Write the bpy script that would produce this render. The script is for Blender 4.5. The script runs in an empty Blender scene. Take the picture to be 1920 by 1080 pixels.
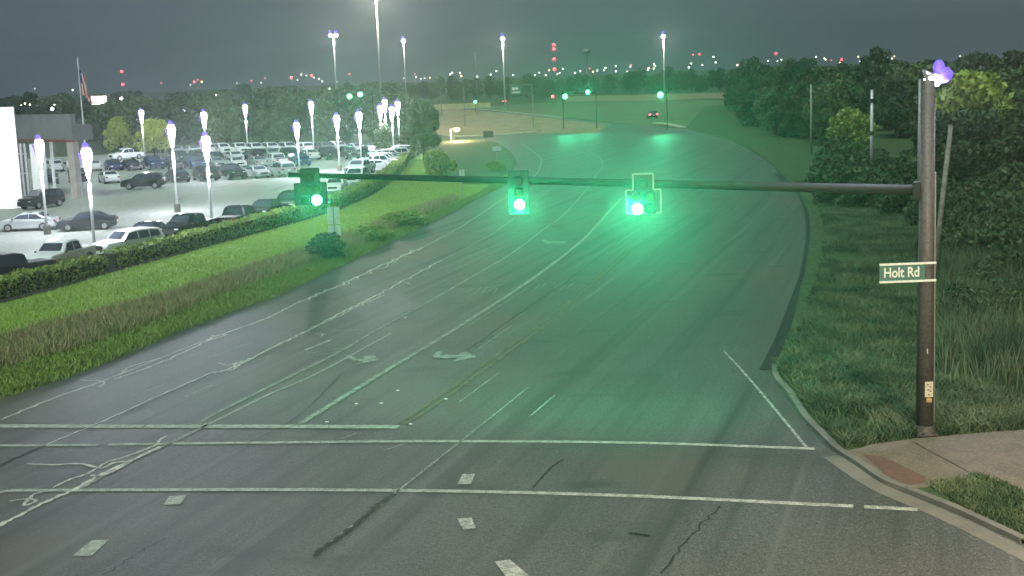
import bpy, bmesh, math, random
import numpy as np
from mathutils import Vector, Matrix
random.seed(7); rng = np.random.default_rng(7)
C = bpy.context.scene.collection
S = bpy.context.scene
R = math.radians
# ------------------------------------------------------------------ camera
CAMH, F, PITCH, ROLL = 11.0, 2500.0, math.atan(400/2500.0), R(2.2)
up0 = Vector((0, math.sin(PITCH), math.cos(PITCH))); fw = Vector((0, math.cos(PITCH), -math.sin(PITCH)))
rt = Vector((1,0,0))*math.cos(ROLL) - up0*math.sin(ROLL); up = up0*math.cos(ROLL) + Vector((1,0,0))*math.sin(ROLL)
cd = bpy.data.cameras.new('camera'); cam = bpy.data.objects.new('camera', cd); C.objects.link(cam)
cam.matrix_world = Matrix(((rt.x,up.x,-fw.x,0),(rt.y,up.y,-fw.y,0),(rt.z,up.z,-fw.z,CAMH),(0,0,0,1)))
cd.sensor_width = 36; cd.lens = 36*F/1920; cd.clip_end = 6000; cd.clip_start = .1
S.camera = cam
# ------------------------------------------------------------------ night sky, faint sky glow, exposure
w = bpy.data.worlds.new('World'); S.world = w; w.use_nodes = True
nt = w.node_tree; bg = nt.nodes['Background']
tc = nt.nodes.new('ShaderNodeTexCoord'); sx = nt.nodes.new('ShaderNodeSeparateXYZ'); rp = nt.nodes.new('ShaderNodeValToRGB')
nt.links.new(tc.outputs['Generated'], sx.inputs[0]); nt.links.new(sx.outputs['Z'], rp.inputs[0]); nt.links.new(rp.outputs[0], bg.inputs[0])
e = rp.color_ramp.elements
e[0].position = 0.0; e[0].color = (.075,.105,.125,1); e[1].position = .35; e[1].color = (.055,.078,.096,1)
m_ = e.new(.06); m_.color = (.078,.108,.122,1)
bg.inputs[1].default_value = 1.12
sd = bpy.data.lights.new('fill_sun', 'SUN'); sd.energy = 2.9; sd.angle = R(35); sd.color = (.78,1.0,.88)  # soft sun added as even fill light over the road
so = bpy.data.objects.new('fill_sun', sd); C.objects.link(so); so.rotation_euler = (R(28), 0, R(-25))
S.view_settings.view_transform = 'Standard'; S.view_settings.look = 'None'; S.view_settings.gamma = 1
S.view_settings.exposure = 0
cy = S.cycles
cy.max_bounces = 4; cy.diffuse_bounces = 2; cy.glossy_bounces = 2; cy.transmission_bounces = 2; cy.volume_bounces = 0
cy.transparent_max_bounces = 4; cy.use_denoising = True; cy.caustics_reflective = False; cy.caustics_refractive = False
cy.sample_clamp_indirect = 4
# ------------------------------------------------------------------ picture <-> place
def ray(px, py):
    return (fw + rt*((px-960)/F) + up*((540-py)/F))
def G(px, py, z=0.0):
    d = ray(px, py); t = (z-CAMH)/d.z
    return Vector((d.x*t, d.y*t, z))
def yh(px): return 540-400/math.cos(ROLL) + 0.0 - (px-960)*math.tan(ROLL)
def GD(px, dist):                      # ground point seen in column px at a distance
    d = ray(px, yh(px)); d.z = 0; d.normalize(); return Vector((d.x*dist, d.y*dist, 0))
def proj(p):
    v = Vector(p) - Vector((0,0,CAMH)); z = v.dot(fw)
    return 960+F*v.dot(rt)/z, 540-F*v.dot(up)/z
def HT(base, py):                      # height above base whose image lies on row py
    lo, hi = -5.0, 120.0
    for _ in range(40):
        m = (lo+hi)/2
        if proj(base+Vector((0,0,m)))[1] > py: lo = m
        else: hi = m
    return (lo+hi)/2
def smooth(pts, n=6):
    out = []
    P = [pts[0]+(pts[0]-pts[1])] + list(pts) + [pts[-1]+(pts[-1]-pts[-2])]
    for i in range(1, len(P)-2):
        a,b,c,d = P[i-1],P[i],P[i+1],P[i+2]
        for k in range(n):
            t = k/n
            out.append(.5*((2*b)+(c-a)*t+(2*a-5*b+4*c-d)*t*t+(-a+3*b-3*c+d)*t**3))
    out.append(P[-2]); return out
# ------------------------------------------------------------------ materials
def mat(name, c1, c2=None, scale=8, rough=.7, bump=0, metal=0, emit=None, es=0, detail=4, coord='Object', spec=.5, bscale=None, trans=0):
    m = bpy.data.materials.new(name); m.use_nodes = True; n = m.node_tree; b = n.nodes['Principled BSDF']
    b.inputs['Roughness'].default_value = rough; b.inputs['Metallic'].default_value = metal
    b.inputs['Specular IOR Level'].default_value = spec
    c2 = c2 or tuple(min(1,x*.75) for x in c1)
    t = n.nodes.new('ShaderNodeTexCoord'); nz = n.nodes.new('ShaderNodeTexNoise'); nz.inputs['Scale'].default_value = scale; nz.inputs['Detail'].default_value = detail
    n.links.new(t.outputs[coord], nz.inputs['Vector'])
    r = n.nodes.new('ShaderNodeValToRGB'); r.color_ramp.elements[0].position = .38; r.color_ramp.elements[1].position = .62
    r.color_ramp.elements[0].color = (*c1,1); r.color_ramp.elements[1].color = (*c2,1)
    n.links.new(nz.outputs['Fac'], r.inputs[0]); n.links.new(r.outputs[0], b.inputs['Base Color'])
    if bump:
        bp = n.nodes.new('ShaderNodeBump'); bp.inputs['Strength'].default_value = bump; bp.inputs['Distance'].default_value = .05
        src = nz
        if bscale:
            src = n.nodes.new('ShaderNodeTexNoise'); src.inputs['Scale'].default_value = bscale; n.links.new(t.outputs[coord], src.inputs['Vector'])
        n.links.new(src.outputs['Fac'], bp.inputs['Height']); n.links.new(bp.outputs[0], b.inputs['Normal'])
    if emit:
        b.inputs['Emission Color'].default_value = (*emit,1); b.inputs['Emission Strength'].default_value = es
        m.cycles.emission_sampling = 'NONE'
    return m
def layered(name, base, spots, rough=.8, bump=.4, bscale=30, spec=.3):
    """ground material: base colour, then (scale, colour, lo, hi, detail, stretch) noise masks laid over it"""
    m = bpy.data.materials.new(name); m.use_nodes = True; n = m.node_tree; b = n.nodes['Principled BSDF']
    b.inputs['Roughness'].default_value = rough; b.inputs['Specular IOR Level'].default_value = spec
    t = n.nodes.new('ShaderNodeTexCoord'); last = None
    for (sc, col, lo, hi, det, st) in spots:
        mp = n.nodes.new('ShaderNodeMapping'); mp.vector_type='TEXTURE'; mp.inputs['Scale'].default_value = tuple(1/x for x in st[:3])
        if len(st)>3: mp.inputs['Rotation'].default_value = (0,0,st[3])
        n.links.new(t.outputs['Object'], mp.inputs[0])
        nz = n.nodes.new('ShaderNodeTexNoise'); nz.inputs['Scale'].default_value = sc; nz.inputs['Detail'].default_value = det
        n.links.new(mp.outputs[0], nz.inputs['Vector'])
        mr = n.nodes.new('ShaderNodeMapRange'); mr.inputs[1].default_value = lo; mr.inputs[2].default_value = hi
        n.links.new(nz.outputs['Fac'], mr.inputs[0])
        mx = n.nodes.new('ShaderNodeMixRGB'); n.links.new(mr.outputs[0], mx.inputs[0])
        if last is None: mx.inputs[1].default_value = (*base,1)
        else: n.links.new(last, mx.inputs[1])
        mx.inputs[2].default_value = (*col,1); last = mx.outputs[0]
    n.links.new(last, b.inputs['Base Color'])
    nb = n.nodes.new('ShaderNodeTexNoise'); nb.inputs['Scale'].default_value = bscale; nb.inputs['Detail'].default_value = 3
    n.links.new(t.outputs['Object'], nb.inputs['Vector'])
    bp = n.nodes.new('ShaderNodeBump'); bp.inputs['Strength'].default_value = bump; bp.inputs['Distance'].default_value = .04
    n.links.new(nb.outputs['Fac'], bp.inputs['Height']); n.links.new(bp.outputs[0], b.inputs['Normal'])
    return m
O1 = (1,1,1)
M = {}
_a,_b=G(397,793),G(733,625); RDA=math.atan2(_b.y-_a.y,_b.x-_a.x)
M['asphalt'] = layered('asphalt', (.070,.074,.070), [(.25,(.050,.054,.052),.35,.65,4,O1),(.9,(.088,.090,.082),.55,.75,5,(1,.18,1)),(7,(.040,.043,.041),.45,.66,5,O1),(30,(.16,.165,.15),.55,.68,1,O1),(11,(.115,.12,.11),.54,.66,4,O1),(.08,(.092,.082,.068),.5,.68,2,O1),(.9,(.038,.041,.039),.50,.70,4,(.03,1,1,RDA)),(1.6,(.11,.112,.102),.56,.72,5,(.02,1,1,RDA)),(.45,(.042,.045,.043),.6,.72,6,(.5,1,1))], .5, .5, 45, .5)
M['side_asphalt'] = layered('lamplit_asphalt', (.25,.175,.105), [(.3,(.18,.125,.075),.4,.6,4,(1,.3,1)),(6,(.30,.21,.13),.5,.7,3,O1)], .7, .4, 30)  # asphalt with warm lamp light put into its tan colour
M['lot'] = layered('lot_concrete', (.30,.31,.28), [(.12,(.22,.23,.205),.4,.65,4,(1,.25,1)),(2.5,(.35,.355,.33),.5,.7,4,O1),(.6,(.20,.21,.20),.6,.75,3,(1,.12,1)),(18,(.22,.23,.21),.55,.7,2,O1)], .75, .4, 20)
M['concrete'] = layered('sidewalk_concrete', (.16,.13,.097), [(1.2,(.125,.105,.08),.4,.65,4,O1),(14,(.23,.19,.145),.5,.7,3,O1),(50,(.14,.12,.10),.58,.7,1,O1)], .85, .5, 40)
M['curb'] = mat('curb_concrete', (.17,.16,.135), (.12,.115,.10), .7, .85, .4, bscale=25)
M['ground'] = layered('rough_grass', (.040,.062,.026), [(.15,(.055,.075,.030),.4,.6,4,O1),(1.6,(.022,.040,.018),.45,.65,4,O1),(9,(.07,.085,.04),.55,.75,3,O1)], .9, 1, 8)
M['lawn'] = layered('mown_lawn', (.19,.29,.045), [(.35,(.16,.25,.04),.4,.65,4,O1),(3,(.15,.27,.04),.5,.7,4,O1),(12,(.08,.16,.022),.5,.7,3,O1)], .9, 1, 14)
M['weedbed'] = layered('weedy_soil', (.16,.13,.08), [(1,(.09,.11,.045),.4,.6,4,O1),(6,(.12,.10,.065),.5,.7,3,O1)], .95, 1, 10)
M['farverge'] = layered('pale_far_grass', (.10,.125,.06), [(.06,(.07,.095,.04),.4,.65,4,(1,3,1)),(.3,(.13,.14,.075),.5,.7,4,(.4,1,1))], .9, 1, 8)
M['verge'] = layered('verge_grass', (.045,.075,.026), [(.5,(.060,.092,.032),.4,.6,4,O1),(2.2,(.022,.045,.018),.45,.65,4,O1),(12,(.075,.10,.045),.5,.75,3,O1)], .9, 1, 14)
M['hedge_shade'] = mat('hedge_shade', (.035,.03,.022), (.02,.018,.014), 8, .95, .8)  # dark colour standing in for the hedge's cast shadow
M['paint'] = layered('worn_white_paint', (.42,.43,.39), [(4,(.27,.28,.255),.42,.6,5,O1),(30,(.12,.125,.115),.52,.66,2,O1)], .7, .2, 30)
M['faint'] = layered('faded_white_paint', (.36,.365,.33), [(3,(.20,.205,.19),.40,.6,5,O1),(22,(.08,.085,.08),.5,.64,3,O1)], .7, .2, 30)
M['yellow'] = layered('faded_yellow_paint', (.19,.165,.085), [(2,(.10,.095,.065),.40,.6,5,O1),(22,(.08,.08,.07),.5,.66,3,O1)], .7, .2, 30)
M['seal'] = mat('pale_crack_sealant', (.52,.52,.44), (.30,.30,.26), 2, .5)
M['tar'] = mat('black_tar', (.012,.012,.012), (.03,.03,.03), 4, .5)
M['leaf_d'] = mat('dark_leaves', (.030,.058,.020), (.055,.085,.030), 1.3, .7, coord='Object', detail=6)
M['leaf_m'] = mat('green_leaves', (.06,.095,.028), (.10,.14,.045), 1.3, .7, detail=6)
M['leaf_y'] = mat('lamplit_yellow_leaves', (.32,.42,.05), (.48,.50,.08), 1.5, .7, detail=6)  # lamp light put into the bright leaf colour
M['leaf_l'] = mat('lamplit_lime_leaves', (.22,.30,.04), (.30,.36,.06), 1.3, .7, detail=6)  # street lamp's light painted into the crown colour
M['leaf_h'] = mat('hedge_leaves', (.28,.34,.05), (.13,.20,.035), 3, .6, detail=6)
M['leaf_s'] = mat('shrub_leaves', (.02,.06,.03), (.04,.085,.035), 3, .7, detail=6)
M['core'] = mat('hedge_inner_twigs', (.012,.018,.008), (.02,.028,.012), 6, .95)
M['bark'] = mat('bark', (.055,.045,.035), (.03,.025,.02), 6, .9, .6)
M['blade_g'] = mat('grass_blades', (.19,.24,.055), (.14,.20,.045), 5, .8, detail=6)
M['blade_l'] = mat('bright_grass_blades', (.26,.40,.06), (.30,.37,.08), 4, .8, detail=6)
M['blade_b'] = mat('dry_weed_stems', (.34,.26,.16), (.24,.24,.10), 1.4, .9, detail=8)
M['blade_d'] = mat('dark_grass_blades', (.028,.058,.024), (.105,.135,.065), .55, .8, detail=6)
M['bronze'] = mat('dark_bronze_steel', (.125,.108,.112), (.08,.07,.073), 14, .55, .3, .2)
M['armsteel'] = mat('weathered_arm_steel', (.026,.030,.028), (.018,.021,.02), 3, .75, .1, 0, spec=.25)
M['sigblack'] = mat('signal_housing_black', (.02,.024,.022), (.03,.034,.032), 10, .5)
M['border'] = mat('reflective_border', (.42,.38,.34), (.30,.30,.27), 18, .6)
M['galv'] = mat('galvanised_steel', (.55,.56,.56), (.42,.43,.44), 6, .45, .05, .4)
M['galv2'] = mat('dull_galvanised_steel', (.30,.31,.30), (.22,.23,.22), 4, .5, .05, .3)
M['whitepole'] = mat('white_painted_pole', (.80,.80,.80), (.70,.70,.72), 3, .4)
M['wood'] = mat('weathered_pole_wood', (.22,.20,.18), (.13,.12,.10), 5, .9, .4)
M['signgreen'] = mat('green_sign_sheeting', (.06,.17,.14), (.05,.14,.12), 6, .5)
M['signwhite'] = mat('white_sign_lettering', (.75,.78,.72), (.62,.65,.60), 12, .5)
M['alum'] = mat('bare_aluminium', (.55,.56,.54), (.45,.46,.45), 5, .5, .1, .3)
M['cream'] = mat('cream_plate', (.62,.56,.42), (.5,.44,.33), 15, .6)
M['domes'] = mat('red_tactile_paving', (.15,.07,.055), (.11,.065,.05), 6, .85, .4)
M['black'] = mat('black_plastic', (.015,.015,.016), (.022,.022,.022), 10, .6)
M['tyre'] = mat('tyre_rubber', (.02,.02,.02), (.028,.028,.028), 10, .85)
M['rim'] = mat('alloy_rim', (.4,.4,.42), (.3,.3,.32), 8, .35, 0, .6)
M['glass'] = mat('dark_car_glass', (.03,.035,.05), (.05,.055,.08), .8, .08, spec=.8)
M['hl'] = mat('headlamp_lens', (.7,.72,.75), (.5,.52,.55), 10, .15)
M['tl'] = mat('tail_lamp_lens', (.30,.02,.02), (.2,.012,.012), 10, .25)
M['tl_on'] = mat('lit_tail_lamp', (.3,.02,.02), None, 10, .3, emit=(1,.02,.06), es=30)
def lit(name, col, s): return mat(name, (.8,.8,.8), None, 5, .5, emit=col, es=s)
M['lamp'] = lit('lot_lamp_lens', (.80,.80,1.0), 40)
M['mastlamp'] = lit('mast_lamp_lens', (.85,.82,1.0), 60)
M['street'] = lit('street_lamp_lens', (.75,.7,1.0), 60)
M['green_on'] = lit('lit_green_lens', (.12,1.0,.50), 22)
M['green_far'] = lit('lit_far_green_lens', (.10,1.0,.42), 5)
M['red_on'] = lit('lit_red_lens', (1,.015,.06), 5)
M['violet_bloom'] = mat('violet_bloom_glow', (.10,.06,.5), None, 5, .5, emit=(.20,.12,1.0), es=1.1)  # glowing colour standing in for violet lamp bloom
M['amber_on'] = lit('lit_amber_lens', (1,.45,.12), 12)
M['white_on'] = lit('lit_white_lamp', (1,.93,.75), 8)
M['orange_on'] = lit('lit_orange_lamp', (1,.6,.25), 7)
M['red_off'] = mat('unlit_red_lens', (.06,.01,.01), None, 10, .3)
M['amb_off'] = mat('unlit_amber_lens', (.08,.05,.01), None, 10, .3)
M['grn_off'] = mat('unlit_green_lens', (.01,.05,.03), None, 10, .3)
M['wallgrey'] = mat('grey_metal_cladding', (.17,.175,.17), (.14,.145,.14), .5, .6, .05)
M['panelglow'] = mat('white_panel_light_glow', (.8,.8,.8), (.74,.74,.75), .8, .5, emit=(.95,.95,1.0), es=.75)  # floodlight on the white panel put in as emission
M['wallwhite'] = mat('white_facade_panel', (.80,.80,.80), (.74,.74,.75), .8, .5)
M['redband'] = mat('red_fascia_band', (.22,.04,.04), (.16,.03,.03), 2, .5)
M['showglass'] = mat('showroom_glass', (.10,.12,.12), (.18,.19,.17), .9, .12, spec=.7)
M['tan'] = mat('tan_column_cladding', (.36,.32,.27), (.28,.25,.22), 1, .7, .1)
PAINTS = {'white': (.75,.75,.76), 'silver': (.42,.44,.44), 'black': (.012,.012,.016), 'charcoal': (.05,.052,.06), 'blue': (.04,.06,.22), 'red': (.25,.02,.02), 'grey': (.16,.17,.17), 'tan': (.30,.28,.22)}
for k,v in list(PAINTS.items()):
    M['car_'+k] = mat('car_paint_'+k, v, tuple(x*.9 for x in v), 1.5, .13, 0, .15 if k!='white' else 0, spec=.6)
# ------------------------------------------------------------------ object helpers
def put(name, me, m, parent=None, slot_obj=False):
    o = bpy.data.objects.new(name, me); C.objects.link(o)
    if m is not None:
        for x in (m if isinstance(m,(list,tuple)) else [m]): me.materials.append(x)
    if parent: o.parent = parent
    return o
def tag(o, label=None, cat=None, group=None, kind=None):
    if label: o['label'] = label
    if cat: o['category'] = cat
    if group: o['group'] = group
    if kind: o['kind'] = kind
    return o
def empty(name, loc, rz=0):
    o = bpy.data.objects.new(name, None); C.objects.link(o); o.location = loc; o.rotation_euler = (0,0,rz); o.empty_display_size = .2
    return o
def copy_tree(o, parent=None):
    c = o.copy(); C.objects.link(c)
    if parent: c.parent = parent
    for ch in list(o.children): copy_tree(ch, c)
    return c
def npmesh(name, v, f, k=None):
    """v (n,3), f (m,k) arrays -> mesh"""
    me = bpy.data.meshes.new(name); f = np.asarray(f); n, kk = f.shape
    me.vertices.add(len(v)); me.vertices.foreach_set('co', np.asarray(v, dtype=np.float32).ravel())
    me.loops.add(n*kk); me.loops.foreach_set('vertex_index', f.astype(np.int32).ravel())
    me.polygons.add(n); me.polygons.foreach_set('loop_start', np.arange(0, n*kk, kk, dtype=np.int32)); me.polygons.foreach_set('loop_total', np.full(n, kk, dtype=np.int32))
    me.update(calc_edges=True); return me
class MB:
    def __init__(s): s.bm = bmesh.new()
    def box(s, c, d, rz=0, bev=0, taper=1):
        r = bmesh.ops.create_cube(s.bm, size=1); vs = r['verts']
        for v in vs:
            t = taper if v.co.z > 0 else 1
            v.co = Vector((v.co.x*d[0]*t, v.co.y*d[1]*t, v.co.z*d[2]))
        if bev:
            es = list({e for v in vs for e in v.link_edges}); rr = bmesh.ops.bevel(s.bm, geom=es, offset=bev, segments=2, affect='EDGES')
            vs = list({v for f in rr['faces'] for v in f.verts} | {v for v in vs if v.is_valid})
        bmesh.ops.rotate(s.bm, verts=vs, matrix=Matrix.Rotation(rz,3,'Z')); bmesh.ops.translate(s.bm, verts=vs, vec=Vector(c)); return s
    def tube(s, a, b, r1, r2=None, n=12, caps=True):
        a, b = Vector(a), Vector(b); d = b-a; r2 = r1 if r2 is None else r2
        r = bmesh.ops.create_cone(s.bm, cap_ends=caps, segments=n, radius1=r1, radius2=r2, depth=d.length)
        bmesh.ops.rotate(s.bm, verts=r['verts'], matrix=d.to_track_quat('Z','Y').to_matrix()); bmesh.ops.translate(s.bm, verts=r['verts'], vec=(a+b)/2); return s
    def ball(s, c, r, sub=2, sc=(1,1,1)):
        q = bmesh.ops.create_icosphere(s.bm, subdivisions=sub, radius=r)
        for v in q['verts']: v.co = Vector((v.co.x*sc[0]+c[0], v.co.y*sc[1]+c[1], v.co.z*sc[2]+c[2]))
        return s
    def poly(s, pts):
        vs = [s.bm.verts.new(p) for p in pts]; s.bm.faces.new(vs); return s
    def build(s, name, m, parent=None, smooth_=False, tri=False):
        if tri: bmesh.ops.triangulate(s.bm, faces=s.bm.faces[:])
        me = bpy.data.meshes.new(name); s.bm.normal_update(); s.bm.to_mesh(me); s.bm.free()
        if smooth_:
            for p in me.polygons: p.use_smooth = True
        return put(name, me, m, parent)
def sheet(name, pts, z, m, kind='structure'):
    b = MB(); b.poly([Vector((p.x,p.y,z)) for p in pts])
    for f in b.bm.faces:
        f.normal_update()
        if f.normal.z < 0: f.normal_flip()
    o = b.build(name, m, tri=True); o['kind'] = kind; return o
def pxs(l, z=0): return [G(x,y,z) for x,y in l]
def ribbon_bm(bm, pts, wd, z, h=0):
    L=[]; n=len(pts)
    for i,p in enumerate(pts):
        t = (pts[min(i+1,n-1)]-pts[max(i-1,0)]); t.z=0
        if t.length<1e-6: t=Vector((1,0,0))
        t.normalize(); s_ = Vector((-t.y,t.x,0)); ww = wd(i/(n-1)) if callable(wd) else wd
        row=[bm.verts.new(Vector((p.x,p.y,z))+s_*ww/2), bm.verts.new(Vector((p.x,p.y,z))-s_*ww/2)]
        if h: row += [bm.verts.new(row[0].co-Vector((0,0,h))), bm.verts.new(row[1].co-Vector((0,0,h)))]
        L.append(row)
    for a,b in zip(L,L[1:]):
        bm.faces.new((a[1],b[1],b[0],a[0]))
        if h:
            bm.faces.new((a[0],b[0],b[2],a[2])); bm.faces.new((b[1],a[1],a[3],b[3]))
    if h:
        bm.faces.new((L[0][0],L[0][2],L[0][3],L[0][1])); bm.faces.new((L[-1][0],L[-1][1],L[-1][3],L[-1][2]))
def ribbon(name, pts, wd, z, m, h=0, kind='structure'):
    b = MB(); ribbon_bm(b.bm, pts, wd, z, h); o = b.build(name, m); o['kind']=kind; return o
def point(name, loc, power, col, r=.15, parent=None, kind='POINT', target=None, size=60, blend=.5):
    l = bpy.data.lights.new(name, kind); l.energy = power; l.color = col; l.shadow_soft_size = r
    if kind=='SPOT': l.spot_size = R(size); l.spot_blend = blend
    o = bpy.data.objects.new(name, l); C.objects.link(o); o.location = loc
    if target is not None: o.rotation_euler = (Vector(target)-Vector(loc)).to_track_quat('-Z','Y').to_euler()
    if parent:
        o.parent = parent
    return o
# ================================================================== SETTING
sheet('ground', [Vector(p) for p in ((-2500,-60,0),(2500,-60,0),(2500,4500,0),(-2500,4500,0))], 0, M['ground'])
left_edge = [(0,746),(143,700),(233,663),(333,620),(433,583),(530,548),(615,507),(715,460),(815,412),(865,387),(915,362),(945,343),(962,322),(968,302),(956,284),(932,268),(895,260),(850,258)]
right_edge = [(1286,241),(1361,260),(1432,297),(1474,339),(1496,361),(1515,399),(1519,430),(1517,468),(1506,522),(1495,568),(1484,617),(1468,657),(1454,690),(1458,714),(1481,739),(1508,782),(1530,806),(1552,828),(1576,850),(1614,874),(1657,904),(1700,921),(1752,942),(1801,962),(1920,1018)]
LE = smooth(pxs(left_edge),4); RE = smooth(pxs(right_edge),4)
near = [RE[-1], RE[-1]+Vector((25,-6,0)), Vector((60,-40,0)), Vector((-60,-40,0)), LE[0]+Vector((-40,-9,0))]
far_bits = pxs([(815,240),(822,201),(880,205),(960,212),(1055,221),(1150,232),(1220,236)])
sheet('road', near + LE + far_bits + RE, .004, M['asphalt'])
side = sheet('side_street', pxs([(818,252),(818,203),(880,207),(960,214),(1055,224),(1140,236),(1120,250),(1012,250),(930,254),(850,257)]), .008, M['side_asphalt'])
# far road and pale strips beyond the intersection
sheet('far_road', pxs([(1060,181),(1250,176),(1400,172),(1405,182),(1250,188),(1060,190)]), .006, M['side_asphalt'])
sheet('far_verge', pxs([(875,202),(1060,190),(1250,189),(1560,182),(1580,235),(1480,280),(1361,262),(1285,242),(1150,230),(1055,219),(960,209)]), .005, M['farverge'])
# left bank: lawn, weeds, roadside strip
hedge_front = [(-60,590),(0,570),(100,545),(192,517),(300,488),(400,461),(500,434),(560,417),(640,393),(700,366),(740,338),(770,300)]
lawn = pxs([(x,y+0) for x,y in hedge_front]) + pxs([(800,285),(850,262),(905,262),(950,282),(960,302),(955,325),(940,342)]) + pxs([(900,360),(800,415),(700,462),(600,508),(430,578),(230,655),(0,738),(-60,758)])
sheet('lawn', lawn, .004, M['lawn'])
weeds_px = [(-40,655),(60,625),(200,590),(330,555),(450,515),(560,478),(640,450),(720,420),(790,392),(850,372),(860,378),(800,405),(720,440),(640,478),(560,505),(440,545),(330,592),(200,640),(60,680),(-40,706)]
sheet('weed_bed', pxs(weeds_px), .010, M['weedbed'])
sheet('hedge_shade_strip', pxs([(-60,590),(0,570),(192,517),(400,461),(560,417),(700,366),(740,338),(770,300),(755,298),(715,335),(680,356),(560,398),(400,440),(192,490),(0,545),(-60,562)]), .014, M['hedge_shade'])  # painted shadow along the foot of the hedge
CB=[(790,292),(850,262),(905,262),(950,282),(960,302),(955,325),(935,345),(870,345),(835,325)]
sheet('corner_bank', pxs(CB), .009, M['verge'])  # darker verge colour laid here for the weaker light past the hedge
lotpx = [(-500,640),(-60,562),(0,540),(192,488),(400,438),(560,396),(680,352),(720,328),(755,296),(762,284),(700,279),(500,281),(200,290),(-100,305),(-500,330)]
sheet('parking_lot', pxs(lotpx), .018, M['lot'])
ribbon('lot_kerb', smooth(pxs([(-60,566),(0,546),(192,493),(400,441),(560,399),(680,356),(722,332),(757,298)]),4), .2, .13, M['curb'], .13)
# ramp and pavement, right verge
RV = [p.copy() for p in RE]
vz = .10
right_verge = RE[:RE.index(RE[0])] + RE[: 4*19+1]
sheet('verge', [p for p in RE[0:4*19+1]] + pxs([(1640,838),(1720,828),(1800,821),(1920,812),(2100,800),(2600,640),(2600,330),(1900,180),(1500,180),(1320,200)], 0), .09, M['verge'])
walk = pxs([(1576,852),(1614,876),(1657,905),(1700,920),(1745,913),(1830,895),(1880,910),(1920,930),(2100,1030),(2300,1000),(2300,780),(1920,810),(1800,820),(1720,827),(1640,838),(1600,848)], .02)
sheet('sidewalk', walk, .106, M['concrete'])
ribbon('sidewalk_joint', pxs([(1712,829),(1830,893)],.1), .035, .111, M['tar'])
sheet('tactile_paving', pxs([(1617,853),(1655,856),(1745,900),(1708,914),(1660,890)],.1), .113, M['domes'])
sheet('corner_grass', pxs([(1700,920),(1745,913),(1830,895),(1880,910),(1920,930),(2100,1030),(2100,1110),(1920,1018),(1801,962),(1752,942)],.05), .108, M['verge'])
ribbon('corner_kerb_edge', smooth(pxs([(1700,916),(1745,911),(1830,894)],.1),4), .12, .16, M['curb'], .07)
kp = RE[4*12:]
ribbon('kerb', kp, .22, .13, M['curb'], .125)
gut = smooth(pxs([(1560,856),(1600,884),(1650,915),(1700,937),(1760,962),(1820,990),(1920,1040),(2000,1080)]),4)
ribbon('gutter', gut, .55, .010, M['curb'])
ribbon('dark_verge_band', smooth(pxs([(1462,325),(1508,362),(1527,400),(1533,440),(1531,480),(1522,530),(1508,575),(1494,620),(1478,660),(1462,695)]),4), 1.5, .012, M['tar'])  # dark band along the right road edge
isl = mat('pale_island_concrete', (.42,.39,.32), (.34,.32,.27), .5, .8)
ribbon('median_island', smooth(pxs([(850,256),(930,253),(1010,247)]),3), 1.4, .16, isl, .155)
ribbon('far_kerb', smooth(pxs([(880,203),(960,211),(1058,221)]),3), .8, .16, isl, .155)
ribbon('far_median', smooth(pxs([(1228,231),(1250,233),(1280,239)]),3), 1.3, .16, isl, .155)
# ------------------------------------------------------------------ markings
def mark(name, px, wd, m='paint', z=.014, sm=True):
    p = pxs(px); return ribbon(name, smooth(p,5) if sm and len(p)>2 else p, wd, z, M[m])
mark('stop_line', [(-20,799),(268,800)], .42); mark('stop_line', [(272,800),(500,800),(748,801)], .42)
mark('crosswalk_line', [(-20,836),(183,835)], .22); mark('crosswalk_line', [(203,834),(540,830),(870,828),(1200,831),(1528,842)], .24)
mark('crosswalk_line', [(-20,928),(17,920)], .18); mark('crosswalk_line', [(18,920),(370,919),(600,919),(870,922),(1200,931),(1600,950)], .24); mark('crosswalk_line', [(1620,951),(1720,956)], .24)
A = [(0,788),(100,747),(200,712),(300,672),(400,633),(500,597),(560,567),(615,545),(665,522),(740,487),(790,465),(865,425),(915,392),(960,362),(985,345),(1006,326),(1015,305),(1010,292),(995,281),(980,270)]
mark('edge_line', A, .11)
B = [(0,873),(80,837),(180,797),(290,749),(400,700),(443,687),(520,647),(567,625),(633,590),(677,569),(715,550),(765,522),(815,495),(865,470),(915,443),(940,427),(1000,380),(1042,347)]
mark('lane_seam', B[5:], .08, 'faint', .012)
mark('lane_line', [(375,795),(400,778),(520,718),(633,662),(717,613),(800,568),(880,522),(960,475),(1017,432),(1055,405),(1087,370),(1107,347),(1117,329),(1130,312),(1124,296),(1105,284)], .14, 'faint')
mark('lane_line', [(397,793),(500,742),(600,698),(733,625)], .09, 'paint')
mark('lane_line', [(563,795),(640,747),(733,690),(800,650),(880,600),(960,549),(1030,500),(1087,455),(1112,430),(1142,397),(1165,372)], .22, 'faint')
mark('centre_line', [(748,795),(833,738),(933,665),(1033,595),(1087,547),(1130,510),(1175,470)], .11, 'yellow')
mark('centre_line', [(760,797),(843,741),(943,669),(1043,597),(1095,550),(1138,512),(1183,472)], .11, 'yellow')
mark('lane_seam', [(150,917),(240,867),(323,830),(397,793)], .14, 'faint')
mark('lane_seam', [(587,1043),(747,920),(870,823),(953,757),(990,727)], .06, 'faint')
mark('lane_seam', [(995,780),(1040,742)], .08, 'faint')
mark('right_edge_line', [(1357,658),(1400,705),(1455,770),(1513,840)], .10, 'faint')
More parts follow.
